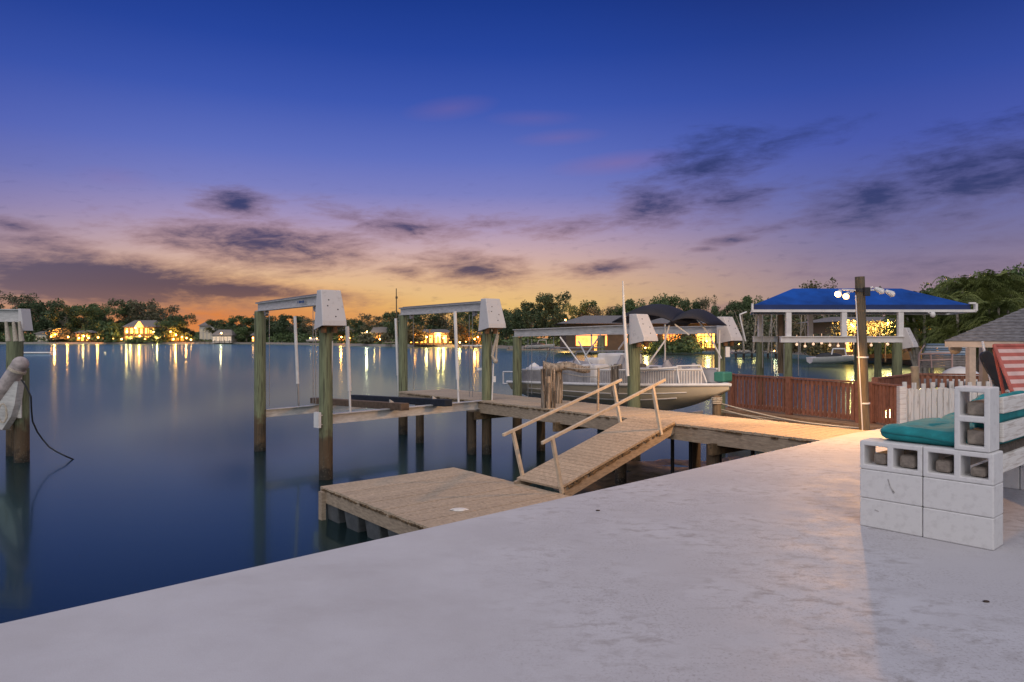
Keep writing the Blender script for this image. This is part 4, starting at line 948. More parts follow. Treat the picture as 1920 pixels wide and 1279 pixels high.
# ------------------------------------------------------------------ loungers on the patio's far side
lc = thing('striped_deck_chair', tuple(at(1895, 800, 8.9)), 'coral and pale pink striped deck chair behind the bench at the right edge', 'chair')
Y = 8.9
tl, bl_ = at(1864, 648, Y), at(1898, 735, Y-.6); wv = Vector((.62, .25, 0))
n = 12
for col, par in ((coral_m, 0), (stripe_m, 1)):
    b_ = MB()
    for i in range(n):
        if i % 2 != par: continue
        a_, c_ = tl.lerp(bl_, i/n), tl.lerp(bl_, (i+1)/n); b_.add([a_, c_, c_+wv, a_+wv], [(0, 1, 2, 3)])
    b_.build('sling_stripes', col, lc)
b_ = MB(); b_.path([tl, bl_, Vector((bl_.x+.1, bl_.y-.05, 0))], .022); b_.path([tl+wv, bl_+wv, Vector((bl_.x+wv.x, bl_.y+wv.y, 0))], .022); b_.path([tl+Vector((.0, .0, -.05)), Vector((tl.x+.45, tl.y+.3, .0))], .02); b_.path([tl, tl+wv], .022)
b_.path([at(1880, 675, Y), at(1905, 735, Y-.2)], .018); b_.build('frame', coral_m, lc)
bc = thing('black_sling_chair', tuple(at(1870, 790, 9.4)), 'black sling chair back leaning beside the striped deck chair', 'chair')
b_ = MB(); ctr = at(1866, 696, 9.4); ax = (at(1884, 728, 9.4)-at(1848, 664, 9.4)).normalized(); sx2 = Vector((ax.z, 0, -ax.x))
if sx2.x < 0: sx2 = -sx2
prof = []
for i in range(24):
    th = 2*math.pi*i/24; ca, sa = math.cos(th), math.sin(th)
    prof.append(ctr+ax*math.copysign(abs(ca)**.45, ca)*.29+sx2*math.copysign(abs(sa)**.6, sa)*.085)
b_.prism(prof, Vector((.06, .22, 0))*.35); b_.build('sling', dark_m, bc, bevel=.01)
b_ = MB(); b_.path([at(1842, 640, 9.45), at(1848, 672, 9.45), at(1862, 735, 9.45), at(1868, 795, 9.45)], .016); b_.path([at(1862, 790, 9.5), at(1868, 726, 9.5), at(1895, 735, 9.45)], .016); b_.build('frame', pvc_m, bc)

# ------------------------------------------------------------------ boats and lifts behind the gazebo
pb_ = thing('pontoon_boat', tuple(at(1760, 700, 22)), 'pontoon boat with blue and grey striped side panels beside the gazebo', 'boat')
Y = 22.0
strm = [mat('steel_blue_panel', (.20, .30, .42), .5, .1, 4), mat('pale_blue_panel', (.52, .58, .64), .5, .1, 4), mat('grey_taupe_panel', (.27, .24, .22), .6, .2, 4)]
for i in range(10):
    y0 = 646+i*4.6; xl_ = 1738-i*1.5; b_ = MB(); a_, c_ = at(xl_, y0, Y), at(1812, y0, Y+1.0)
    b_.bar(a_, c_, .05, .06); b_.build('side_panel', strm[(i % 2) if i < 5 else 2], pb_)
b_ = MB(); b_.path([at(1722, 712, 21.8), at(1723, 664, 21.8), at(1785, 662, 21.8), at(1785, 700, 21.8)], .03); b_.path([at(1723, 676, 21.8), at(1785, 674, 21.8)], .02); b_.path([at(1745, 664, 21.8), at(1747, 690, 21.8)], .02); b_.path([at(1723, 664, 21.8), at(1733, 648, 22.5)], .02); b_.build('frame', stripe_m, pb_)
b_ = MB(); b_.tube(at(1722, 716, 22), at(1812, 714, 22.6), .2, .2, 14); b_.build('pontoon', grey_m, pb_)
b_ = MB(); mound(b_, at(1800, 713, 19.5), .55, .5, .38, pw=1.7); tag(b_.build('covered_jet_ski', boatw_m, None, base=at(1800, 713, 19.5)), 'rounded white cover over a craft behind the picket fence', 'boat cover')
# moored runabout across the canal
def runabout(px0, px1, ybase, Y, label, hm, cover=True):
    p0, p1 = at(px0, ybase, Y), at(px1, ybase, Y); L_ = (p1-p0).length; root = thing('motor_boat', tuple(p0), label, 'boat')
    zb = ybase; h = L_*.13; rows = []
    ux = (p1-p0).normalized(); uy = Vector((-ux.y, ux.x, 0))
    for i in range(13):
        t = i/12; hw = L_*.17*(1-max(0, (t-.5)/.5)**2)+.02; s = h*(1+.4*t)
        c = p0+ux*L_*t; rows.append([c-uy*hw+UPZ*s, c-uy*hw*.8+UPZ*h*.3*(1+t), c+UPZ*(0+h*.6*max(0, t-.5)*2), c+uy*hw*.8+UPZ*h*.3*(1+t), c+uy*hw+UPZ*s])
    b_ = MB(); b_.grid(rows, True); b_.grid([[r[0] for r in rows], [r[4] for r in rows]], False); b_.add(rows[0], [list(range(5))]); b_.build('hull', hm, root)
    b_ = MB(); mound(b_, p0+ux*L_*.42+UPZ*h, L_*.28, L_*.13, L_*.10, ux, uy, pw=2.2); b_.build('cockpit_cover' if cover else 'cabin', dark_m if cover else boatw_m, root)
    b_ = MB(); b_.path([p0+ux*L_*.4-uy*L_*.1+UPZ*h, p0+ux*L_*.45-uy*L_*.08+UPZ*h*2.4, p0+ux*L_*.7-uy*L_*.08+UPZ*h*2.4, p0+ux*L_*.72-uy*L_*.1+UPZ*h*1.2], .04); b_.build('rail', pvc_m, root)
    return root
runabout(1518, 1608, 682, 42, 'white motor boat with a dark cover seen under the blue canopy lift', boatw_m)
runabout(1372, 1420, 664, 90, 'small pale motor boat moored left of the canopy lift', boatw_m)
runabout(885, 905, 652, 165, 'white motor boat by the shore right of the second lift beam', boatw_m, False)
runabout(575, 603, 641, 230, 'white motor boat lying ashore behind the empty lift', boatw_m, False)
runabout(985, 1040, 655, 138, 'long dark-covered boat seen under the second lift beam', boatw_m)

# ------------------------------------------------------------------ left neighbour's lift
nl = thing('boat_lift', (-9.7, 14, WZ), 'weathered neighbouring boat lift cut off by the left picture edge', 'boat lift')
q = gr(41, 866, WZ); pile(nl, q.x, q.y, at(0, 690, q.y).z, .135)
q2 = at(28, 0, q.y+.8); pile(nl, q2.x, q2.y, at(0, 612, q2.y).z, .16)
Yn = q.y+.5
b_ = MB(); ibeam(b_, at(-160, 590, Yn+.8), at(46, 592, Yn), .14, .26); b_.build('top_beam', galv_m, nl)
b_ = MB(); c = at(50, 620, Yn); f_ = Vector((.95, -.3, 0)).normalized(); s_n = Vector((-f_.y, f_.x, 0))
b_.prism([c+f_*-.10+UPZ*0-s_n*.1, c+f_*.05-s_n*.1, c-f_*.03+UPZ*.44-s_n*.1, c-f_*.10+UPZ*.44-s_n*.1], s_n*.2); b_.build('end_plate', cover_m, nl)
for px in (13, 27, 38):
    b_ = MB(); b_.tube(at(px-2, 603, Yn-.2), at(px+3, 640, Yn-.2), .025, .05, 8); b_.build('rope_tail', rope_m, nl)
b_ = MB(); b_.tube(at(-14, 762, q.y-.2), at(38, 683, q.y-.25), .15, .14, 20); b_.ball(at(38, 683, q.y-.25), .148, 16, 10, (1, 1, 1)); b_.build('float_tube', mat('weathered_pipe', (.42, .37, .36), .6, .35, 8, bump=.2), nl)
b_ = MB(); b_.tube(at(31, 696, q.y-.25), at(33, 692, q.y-.25), .158, .156, 20); b_.build('tube_band', rope_m, nl)
b_ = MB(); b_.prism([at(-40, 725, q.y-.3), at(34, 715, q.y-.3), at(27, 760, q.y-.3), at(20, 782, q.y-.3), at(4, 806, q.y-.3), at(-40, 800, q.y-.3)], (.05, .12, 0)); b_.build('side_bracket', galv_m, nl)
b_ = MB(); b_.box(at(17, 795, q.y), (.28, .3, .20)); b_.box(at(-30, 798, q.y), (.7, .1, .16)); b_.build('cradle_beam', fas_m, nl)
b_ = MB(); b_.box(at(37, 740, q.y-.17), (.07, .03, .9)); b_.build('batten', slat_m, nl)
b_ = MB(); rr = random.Random(3)
b_.path([at(5+9*math.cos(i*.6)*(1-i*.012), 775+18*math.sin(i*.6), q.y-.4) for i in range(24)], .012); b_.build('coiled_line', rope_m, nl)
b_ = MB(); pr = [(40, 712, 13.6), (50, 727, 13.6), (58, 744, 13.6), (59, 770, 13.7), (61, 790, 13.8), (70, 810, 13.9), (80, 824, 14), (92, 838, 14.0), (106, 847, 14.0), (122, 855, 14.0), (138, 862.5, 14.15)]
pw_ = [at(*v) for v in pr]; pw_[-1] = gr(140, 862.5, WZ-.02); b_.path(pw_, .015, 8)
tag(b_.build('hanging_rope', blackrope_m, None, base=pw_[0]), 'slack black rope looping from the left lift into the water', 'rope')
b_ = MB(); b_.path([gr(40, 664, WZ)+Vector((0, 0, .2)), gr(95, 664, WZ)+Vector((0, 0, .2))], .12); tag(b_.build('floating_boom', boatw_m, None, base=gr(40, 664, WZ)), 'pale floating boom on the water right of the left pile', 'boom')

# ------------------------------------------------------------------ trees
def crown_mesh(name, seed, m, n=5200, style='oak'):
    rr = random.Random(seed); vs, fs = [], []
    cl_ = []
    for k in range(34):
        th = rr.uniform(0, 6.283); r = math.sqrt(rr.random())*.42; h = rr.uniform(.28, .9)
        lim = .46*math.sin(math.pi*min(1, max(0, (h-.12)/.95)))**.55; r = min(r, lim)
        cl_.append((r*math.cos(th), r*math.sin(th), h, rr.uniform(.07, .15)))
    for k in range(n):
        cx, cy, cz, cr = cl_[rr.randrange(len(cl_))]
        d_ = Vector((rr.gauss(0, 1), rr.gauss(0, 1), rr.gauss(0, .75))).normalized()*cr*(rr.random()**.35)
        p = Vector((cx, cy, cz))+d_
        s = rr.uniform(.010, .026)
        a_ = Vector((rr.gauss(0, 1), rr.gauss(0, 1), rr.gauss(0, .5))).normalized()*s; b__ = Vector((rr.gauss(0, 1), rr.gauss(0, 1), rr.gauss(0, 1))).normalized()*s*.8
        i = len(vs); vs += [p-a_, p+b__, p+a_, p-b__]; fs.append((i, i+1, i+2, i+3))
    me = bpy.data.meshes.new(name); me.from_pydata(vs, [], fs); me.materials.append(m); return me, cl_
def trunk_mesh(name, cl_, m, seed):
    rr = random.Random(seed); b_ = MB()
    pts_ = [Vector((0, 0, -.02)), Vector((rr.uniform(-.02, .02), rr.uniform(-.02, .02), .22)), Vector((rr.uniform(-.04, .04), rr.uniform(-.04, .04), .45)), Vector((rr.uniform(-.05, .05), 0, .7))]
    rd_ = [.028, .021, .015, .006]
    for i in range(3): b_.tube(pts_[i], pts_[i+1], rd_[i], rd_[i+1], 8, False)
    for c in cl_[:16]:
        k = rr.choice((1, 2)); a_ = pts_[k].lerp(pts_[k+1], rr.random()); e = Vector(c[:3]); md = a_.lerp(e, .5)+Vector((0, 0, .03))
        b_.tube(a_, md, .009, .006, 6, False); b_.tube(md, e, .006, .002, 6, False)
    me = bpy.data.meshes.new(name); me.from_pydata(b_.v, [], b_.f); me.polygons.foreach_set('use_smooth', b_.sm); me.materials.append(m); return me
VAR = []
for i, (m_, tm) in enumerate(((leaf_a, trunk_m), (leaf_b, pale_trunk_m), (leaf_c, pale_trunk_m), (leaf_a, pale_trunk_m), (leaf_b, trunk_m))):
    me, cl_ = crown_mesh('tree_crown', 20+i, m_, [8000, 7000, 4200, 7600, 6500][i]); VAR.append((me, trunk_mesh('tree_trunk', cl_, tm, 40+i)))
def tree(px, ytop, wpx, var, label, back=12, Y=None, cat='tree', grp='trees on the far shore', base=LZ):
    Y = Y or shore(px)+back; H = CH-(ytop-HOR)/F*Y-base; wd = wpx/F*Y
    p = at(px, 0, Y); rr = random.Random(px)
    root = bpy.data.objects.new('shore_tree', None); sc.collection.objects.link(root); root.location = (p.x, p.y, base); root.rotation_euler = (0, 0, rr.uniform(0, 6))
    root.scale = (wd/.92, wd/.92, H); root['label'] = label; root['category'] = cat; root['group'] = grp
    cm, tm = VAR[var]
    for nm, me in (('crown', cm), ('trunk', tm)):
        o = bpy.data.objects.new(nm, me); sc.collection.objects.link(o); o.parent = root
    return root
TR = [(-40, 566, 90, 0, 'dark tree rising behind the neighbour lift beam at the left edge', 15),
 (32, 546, 62, 2, 'tallest domed tree at the far left, its thin crown above the lift beam', 20),
 (82, 560, 64, 0, 'rounded dark tree just right of the neighbour lift beam', 14),
 (124, 566, 60, 3, 'broad dark tree above the orange lamp on the left shore', 10),
 (160, 572, 50, 1, 'drooping green tree above the lit arch pavilion', 12),
 (198, 566, 52, 4, 'leafy tree left of the big lit house', 22),
 (236, 560, 56, 0, 'dark tree standing over the roof of the big lit house', 34),
 (276, 562, 60, 2, 'open-crowned tree behind the right half of the big lit house', 30),
 (308, 569, 46, 2, 'thin twiggy tree right behind the big lit house', 26),
 (342, 588, 44, 0, 'low dark tree at the right end of the left shore wood', 10),
 (206, 600, 40, 4, 'small bushy tree against the left wall of the big lit house', 3),
 (318, 600, 44, 1, 'small amber-lit tree right of the big lit house', 4),
 (416, 597, 48, 0, 'dome-shaped tree just right of the gap in the far wood', 10),
 (452, 590, 48, 4, 'dark round tree left of the nearest green lift pile', 12),
 (462, 612, 40, 1, 'bright green bushy tree at the water left of the lift pile', 2),
 (505, 590, 56, 0, 'dark tree seen between the first lift pile and the cable', 12),
 (548, 588, 60, 3, 'wide dark tree behind the white guide post of the empty lift', 14),
 (592, 594, 50, 2, 'grey-leaved tree left of the nearest motor box', 10),
 (640, 598, 46, 0, 'dark tree directly below the nearest motor box', 12),
 (668, 596, 30, 0, 'slim dark tree right of the nearest motor box', 12),
 (706, 586, 56, 2, 'twiggy tree standing above the thatched shore hut', 16),
 (748, 580, 48, 0, 'dark tree beside the thin brown mast', 12),
 (792, 578, 62, 3, 'tree behind the left half of the second lift beam', 14),
 (836, 572, 56, 2, 'reddish open tree above the long lit house', 20),
 (880, 574, 52, 0, 'dark tree behind the right end of the second lift beam', 10),
 (905, 596, 44, 1, 'bushy tree behind the pile under the second motor box', 5),
 (950, 576, 48, 0, 'dark tree just right of the second motor box', 8),
 (992, 562, 62, 3, 'broad shouldered dark tree left of the highest treetop', 10),
 (1042, 545, 62, 0, 'highest dark treetop between the two lifts', 12),
 (1088, 560, 56, 4, 'green tree right of the highest treetop', 10),
 (1128, 572, 52, 2, 'low amber tree behind the shingled shore roof', 9),
 (1160, 572, 40, 1, 'green tree behind the white pole', 12),
 (1200, 556, 56, 4, 'green tree over the left part of the black bimini', 14),
 (1245, 552, 54, 1, 'feathery tree above the peak of the black bimini', 14),
 (1292, 558, 44, 0, 'dark tree behind the right part of the black bimini', 12),
 (1322, 554, 40, 2, 'tall thin-topped tree right of the bimini', 12),
 (1356, 566, 44, 3, 'dark tree behind the fourth motor box', 10),
 (1392, 560, 46, 0, 'dark tree left of the blue canopy corner', 8),
 (1420, 549, 54, 4, 'green tree at the left corner of the blue canopy', 10),
 (1470, 550, 60, 0, 'dark tree seen under the left end of the blue canopy', 8),
 (1528, 524, 76, 2, 'sparse twiggy treetop showing above the blue canopy ridge', 6),
 (1590, 552, 70, 3, 'dark tree behind the middle of the blue canopy', 8),
 (1625, 540, 60, 2, 'twiggy tree behind the light pole and canopy ridge', 8),
 (1680, 556, 70, 0, 'dark tree behind the right post of the blue canopy', 8)]
TR2 = [(1775, 522, 110, 1, 'leafy green tree behind the right corner of the blue canopy', 44), (1850, 497, 120, 4, 'tall leafy tree behind the palms over the gazebo roof', 43), (1925, 497, 110, 1, 'leafy tree cut by the right picture edge behind the palms', 43)]
for a_ in TR2: tree(a_[0], a_[1], a_[2], a_[3], a_[4], Y=a_[5])
for a_ in TR: tree(a_[0], a_[1], a_[2]*1.22, a_[3], a_[4], a_[5])
ORD = ['leftmost', 'second from left', 'third from left', 'fourth from left', 'fifth from left', 'sixth from left', 'seventh from left', 'eighth from left', 'ninth from left', 'tenth from left', 'eleventh from left', 'twelfth from left']
# bare pale stems under the blue canopy
for i, (px, lean) in enumerate(((1395, -4), (1412, 6), (1428, -5), (1440, 7), (1456, 0), (1500, 3), (1512, -3), (1540, 5), (1556, -2), (1566, 3), (1604, 2))):
    b_ = MB(); Y = 66+i*1.1; a_ = at(px, 662, Y); c_ = at(px+lean, 588, Y)
    b_.tube(a_, a_.lerp(c_, .5), .10, .08, 7, False); b_.tube(a_.lerp(c_, .5), c_, .08, .04, 7, False); b_.tube(a_.lerp(c_, .45), c_+Vector((.7*(1 if i % 2 else -1), 0, .3)), .05, .02, 6, False)
    tag(b_.build('bare_trunk', pale_trunk_m, None, base=a_), ORD[i]+' of the bare pale trunks in the thicket under the blue canopy', 'tree trunk', 'bare trunks under the blue canopy')

# shoreline shrubs: one ground-hugging mass
rr = random.Random(11); vs, fs = [], []
for k in range(34000):
    px = rr.uniform(-150, 2100); Y = shore(px)+rr.uniform(.5, 30)**1.0; cy = mnoise.noise(Vector((px*.035, Y*.03, 1)))
    hpx = (20 if px < 1350 else 34)*(0.5+.8*max(0, cy+.35)); H = hpx/F*Y*rr.random()**.7
    if 225 < px < 290 or 370 < px < 402 or 766 < px < 850 or 684 < px < 730: H *= .25
    if 1240 < px < 1345: H *= .45
    p = at(px, 0, Y); p.z = LZ+H; s = rr.uniform(.0011, .0024)*Y
    a_ = Vector((rr.gauss(0, 1), rr.gauss(0, 1), rr.gauss(0, .5))).normalized()*s; b__ = Vector((rr.gauss(0, 1), rr.gauss(0, 1), rr.gauss(0, 1))).normalized()*s
    i = len(vs); vs += [p-a_, p+b__, p+a_, p-b__]; fs.append((i, i+1, i+2, i+3))
me = bpy.data.meshes.new('shoreline_shrubs'); me.from_pydata(vs, [], fs); me.materials.append(leaf_b)
o = bpy.data.objects.new('shoreline_shrubs', me); sc.collection.objects.link(o); kind(o, 'stuff'); o['label'] = 'dark low shrubs massed along the far shore'; o['category'] = 'shrubs'
# distant wood behind everything
vs, fs = [], []
for k in range(42000):
    px = rr.uniform(-300, 2200); Y = (shore(px)+30)*rr.uniform(1.15, 1.5); base_h = (50 if px < 340 else 16 if px < 400 else 34 if px < 930 else 66 if px < 1400 else 66)
    hpx = base_h*(.8+.5*mnoise.noise(Vector((px*.02, 3, 1)))+.25*mnoise.noise(Vector((px*.08, 5, 1)))); H = hpx/F*Y*rr.random()**.6+.8
    p = at(px, 0, Y); p.z = LZ+H; s = rr.uniform(.0015, .003)*Y
    a_ = Vector((rr.gauss(0, 1), rr.gauss(0, 1), rr.gauss(0, .5))).normalized()*s; b__ = Vector((rr.gauss(0, 1), rr.gauss(0, 1), rr.gauss(0, 1))).normalized()*s
    i = len(vs); vs += [p-a_, p+b__, p+a_, p-b__]; fs.append((i, i+1, i+2, i+3))
me = bpy.data.meshes.new('distant_wood'); me.from_pydata(vs, [], fs); me.materials.append(leaf_a)
o = bpy.data.objects.new('distant_wood', me); sc.collection.objects.link(o); kind(o, 'stuff'); o['label'] = 'dark wood far behind the shore houses'; o['category'] = 'wood'

# palms on the right
def palm_mesh(seed, nfr=150, flen=1.2):
    rr = random.Random(seed); vs, fs = [], []
    stems = MB(); heads = [(rr.uniform(-.9, .9), rr.uniform(-.5, .5), rr.uniform(1.8, 5.0)) for _ in range(10)]
    for hx, hy, hz_ in heads:
        stems.tube((hx*.4, hy*.4, 0), (hx, hy, hz_), .09, .05, 8, False)
        for k in range(nfr//4):
            az = rr.uniform(0, 6.283); lift_ = rr.uniform(-.1, 1.2); L_ = flen*rr.uniform(.8, 1.25); prev = Vector((hx, hy, hz_)); dr = Vector((math.cos(az), math.sin(az), lift_)).normalized()
            for s in range(9):
                f = s/8; nd_ = (dr+Vector((0, 0, -1.9*f*f))).normalized(); nx = prev+nd_*L_/8
                sd = nd_.cross(UPZ).normalized()
                for sg in (-1, 1):
                    for e in range(2):
                        o_ = prev.lerp(nx, e*.5); tip = o_+sd*sg*rr.uniform(.16, .30)*math.sin(math.pi*min(.98, .15+f*.85))+nd_*.16-UPZ*rr.uniform(.06, .2)
                        i = len(vs); vs += [o_, o_+nd_*.05, tip, o_+nd_*.02-UPZ*.02]; fs.append((i, i+1, i+2, i+3))
                prev = nx
    me = bpy.data.meshes.new('palm_fronds'); me.from_pydata(vs, [], fs); me.materials.append(palm_l)
    ms_ = bpy.data.meshes.new('palm_stems'); ms_.from_pydata(stems.v, [], stems.f); ms_.materials.append(pale_trunk_m); return me, ms_
PM = [palm_mesh(3), palm_mesh(8)]
for i, (px, yt, Y, v, lb) in enumerate(((1758, 532, 36, 0, 'drooping palm at the left end of the clump beyond the canopy corner'), (1806, 518, 36, 1, 'feathery palm second from the left in the clump at right'), (1850, 503, 35, 0, 'tall palm in the middle of the clump above the gazebo roof'),
    (1896, 500, 34, 1, 'leafy palm above the gazebo roof near the right edge'), (1945, 503, 34, 0, 'palm cut by the right picture edge above the gazebo'), (1830, 550, 31, 1, 'lower palm right behind the canopy corner and gazebo hip'), (1885, 545, 30, 0, 'lower palm tucked behind the gazebo roof'))):
    p = at(px-22, 0, Y); H = CH-(yt-HOR)/F*Y-LZ; k = H/5.6
    root = bpy.data.objects.new('palm_tree', None); sc.collection.objects.link(root); root.location = (p.x, p.y, LZ); root.rotation_euler = (0, 0, i*1.3); root.scale = (k*1.25, k*1.25, k)
    root['label'] = lb; root['category'] = 'palm'; root['group'] = 'palms behind the gazebo'
    for nm, me in (('fronds', PM[v][0]), ('stems', PM[v][1])):
        o = bpy.data.objects.new(nm, me); sc.collection.objects.link(o); o.parent = root

# ------------------------------------------------------------------ houses and lights of the far shore
def house(name, px0, px1, yeave, yridge, ybase, Y, label, wins, wmat, wallm=wallp_m, depth=8, cols=0, over=.6, cat='house', nwin_rows=1, hip=.25, arch=False):
    a_, c_ = at(px0, ybase, Y), at(px1, ybase, Y); zb = min(a_.z, LZ+.05); ze = at(0, yeave, Y).z; zr = at(0, yridge, Y).z
    root = thing(name, (a_.x, Y, zb), label, cat); W_ = c_.x-a_.x
    b_ = MB(); b_.box(((a_.x+c_.x)/2, Y+depth/2, (zb+ze)/2), (W_, depth, ze-zb)); b_.build('wall', wallm, root)
    b_ = MB(); e0, e1 = a_.x-over, c_.x+over; y0, y1 = Y-over, Y+depth+over; ri = W_*hip
    r0, r1 = Vector((e0+ri, Y+depth/2, zr)), Vector((e1-ri, Y+depth/2, zr)); cs = [Vector((e0, y0, ze)), Vector((e1, y0, ze)), Vector((e1, y1, ze)), Vector((e0, y1, ze))]
    b_.add(cs+[r0, r1], [(0, 1, 5, 4), (1, 2, 5), (2, 3, 4, 5), (3, 0, 4), (3, 2, 1, 0)]); b_.build('roof', roof_m, root)
    H = ze-zb
    for row in range(nwin_rows):
        for i in range(wins):
            x = a_.x+W_*(i+.5)/wins; ww = W_/wins*.62; z0 = zb+H*(row+.18)/nwin_rows; hh = H/nwin_rows*.62
            b_ = MB(); b_.box((x, Y-.03, z0+hh/2), (ww, .06, hh)); wo_ = b_.build('window', wmat, root)
            b_ = MB(); b_.box((x, Y-.075, z0+hh/2), (ww*.06, .03, hh)); b_.box((x, Y-.075, z0+hh*.62), (ww, .03, hh*.05)); b_.build('mullion', wallw_m, wo_)
    for i in range(cols):
        x = a_.x+W_*(i+.5)/cols; b_ = MB(); b_.tube((x, Y-over*.8, zb), (x, Y-over*.8, ze), .22, .2, 10); b_.build('column', wallp_m, root)
    return root
mansion = house('lakeside_house', 232, 290, 613, 600, 638, 284, 'big two-storey house glowing gold with tall columns on the left shore', 6, win2_m, depth=10, cols=7, nwin_rows=2, hip=.2)
b_ = MB(); g0 = at(252, 614, 282.6); b_.prism([g0, g0+Vector((3.2, 0, 0)), g0+Vector((1.6, 0, 2.4))], (0, 1.2, 0)); b_.build('gable', win_m, mansion)
house('lit_pavilion', 141, 170, 624, 619, 638, 285, 'low pavilion with a warm lit arch on the left shore', 3, win_m, depth=5, cols=4, cat='pavilion')
house('shore_shed', 66, 90, 626, 621, 638, 286, 'small white shed left of the orange lamp', 4, mat('dim_pane', (.35, .32, .26), .5, .2, 1, emit=(1, .8, .55), es=.25), wallm=wallw_m, depth=5, cat='shed')
house('garden_house', 190, 213, 625, 620, 638, 285, 'small golden lit garden house left of the columned house', 3, win2_m, depth=5, cat='house')
house('shore_house', 302, 346, 624, 616, 638, 288, 'low house half hidden by amber-lit trees right of the columned house', 5, orange_m, depth=8)
house('boathouse', 398, 434, 629, 618, 638, 276, 'white boathouse on a pier at the gap in the wood', 5, mat('dim_cream_pane', (.5, .45, .38), .6, .2, 1, emit=(1, .75, .5), es=.5), wallm=wallw_m, depth=6, cat='boathouse')
house('far_house', 374, 402, 611, 603, 634, 330, 'pale distant house in the gap between the trees', 4, mat('dim_pane', (.3, .3, .3)), wallm=wallw_m, depth=8)
house('shore_cabin', 472, 482, 629, 624, 639, 274, 'tiny lit cabin left of the first lift pile', 2, win_m, depth=3, cat='cabin')
house('shore_house', 632, 660, 624, 616, 641, 240, 'pinkish shore house behind the nearest lift pile', 4, orange_m, depth=6)
hut = house('thatched_hut', 698, 722, 624, 613, 640, 208, 'grey-roofed hut with lit posts on the middle shore', 4, win_m, depth=5, cols=5, cat='hut', hip=.12)
house('long_lit_house', 768, 848, 624, 617, 642, 186, 'long low house with orange and yellow lit windows under the second lift beam', 9, win2_m, depth=8, cols=6)
house('shore_cabin', 888, 902, 628, 622, 643, 186, 'small red-lit cabin left of the pile under the second motor box', 2, orange_m, depth=4, cat='cabin')
sr = house('shingled_house', 1062, 1344, 607, 589, 652, 104, 'wide house with a shingled hip roof across the canal behind the deck boat', 3, orange_m, depth=14, hip=.22, over=1.5, wallm=mat('dark_porch_wall', (.10, .075, .05), .8, .2, 1))
for x0, x1, y0, y1, m_ in ((1308, 1340, 620, 652, win2_m), (1244, 1272, 622, 640, orange_m), (1205, 1222, 640, 660, win_m), (1115, 1126, 662-20, 676-16, win_m)):
    b_ = MB(); a_, c_ = at(x0, y1, 103.7), at(x1, y0, 103.7)
    b_.box(((a_.x+c_.x)/2, 103.8, (a_.z+c_.z)/2), (c_.x-a_.x, .2, c_.z-a_.z)); o = b_.build('picture_window', m_, sr)
    g_ = MB()
    for k in range(1, 5): x = a_.x+(c_.x-a_.x)*k/5; g_.box((x, 103.65, (a_.z+c_.z)/2), (.09, .05, c_.z-a_.z))
    for k in range(1, 3): g_.box(((a_.x+c_.x)/2, 103.62, a_.z+(c_.z-a_.z)*k/3), (c_.x-a_.x, .05, .09))
    g_.build('mullion', trunk_m, o)
# veranda rail in front
b_ = MB(); a_, c_ = at(1300, 648, 102), at(1344, 648, 102)
for z in (0, .5): b_.bar(a_+UPZ*z, c_+UPZ*z, .06, .07)
for k in range(12): p = a_.lerp(c_, k/11); b_.box(p+UPZ*.1, (.07, .06, 1.0))
tag(b_.build('veranda_rail', trunk_m, None, base=a_), 'dark veranda rail in front of the bright yellow windows', 'railing')
vh = house('lit_tiki_house', 1584, 1702, 603, 592, 664, 66, 'brightly lit house seen through the posts under the blue canopy', 7, win2_m, depth=8, cols=5, over=1.0, wallm=wallp_m)
house('lit_lodge', 1712, 1768, 622, 606, 668, 60, 'low lodge with glowing golden front left of the gazebo roof', 4, win_m, depth=6, cols=3)
# foliage lit in front of the tiki house
def shrub(px, yb, wpx, hpx, Y, m, label, nm='garden_shrub', n=2600):
    rr = random.Random(px); p = at(px, 0, Y); wd, H = wpx/F*Y, hpx/F*Y; base = Vector((p.x, Y, LZ)); vs, fs = [], []
    zb = at(0, yb, Y).z
    for k in range(n):
        d_ = Vector((rr.gauss(0, .32), rr.gauss(0, .3), abs(rr.gauss(0, .42)))); q_ = Vector((base.x+d_.x*wd, Y+d_.y*wd, zb+min(1.1, d_.z)*H)); s = rr.uniform(.0012, .003)*Y
        a_ = Vector((rr.gauss(0, 1), rr.gauss(0, 1), rr.gauss(0, 1))).normalized()*s; b__ = Vector((rr.gauss(0, 1), rr.gauss(0, 1), rr.gauss(0, 1))).normalized()*s*.6
        i = len(vs); vs += [q_-a_-base, q_+b__-base, q_+a_-base, q_-b__-base]; fs.append((i, i+1, i+2, i+3))
    me = bpy.data.meshes.new(nm); me.from_pydata(vs, [], fs); me.materials.append(m); o = bpy.data.objects.new(nm, me); sc.collection.objects.link(o); o.location = base
    return tag(o, label, 'shrub', 'shrubs round the shore houses')
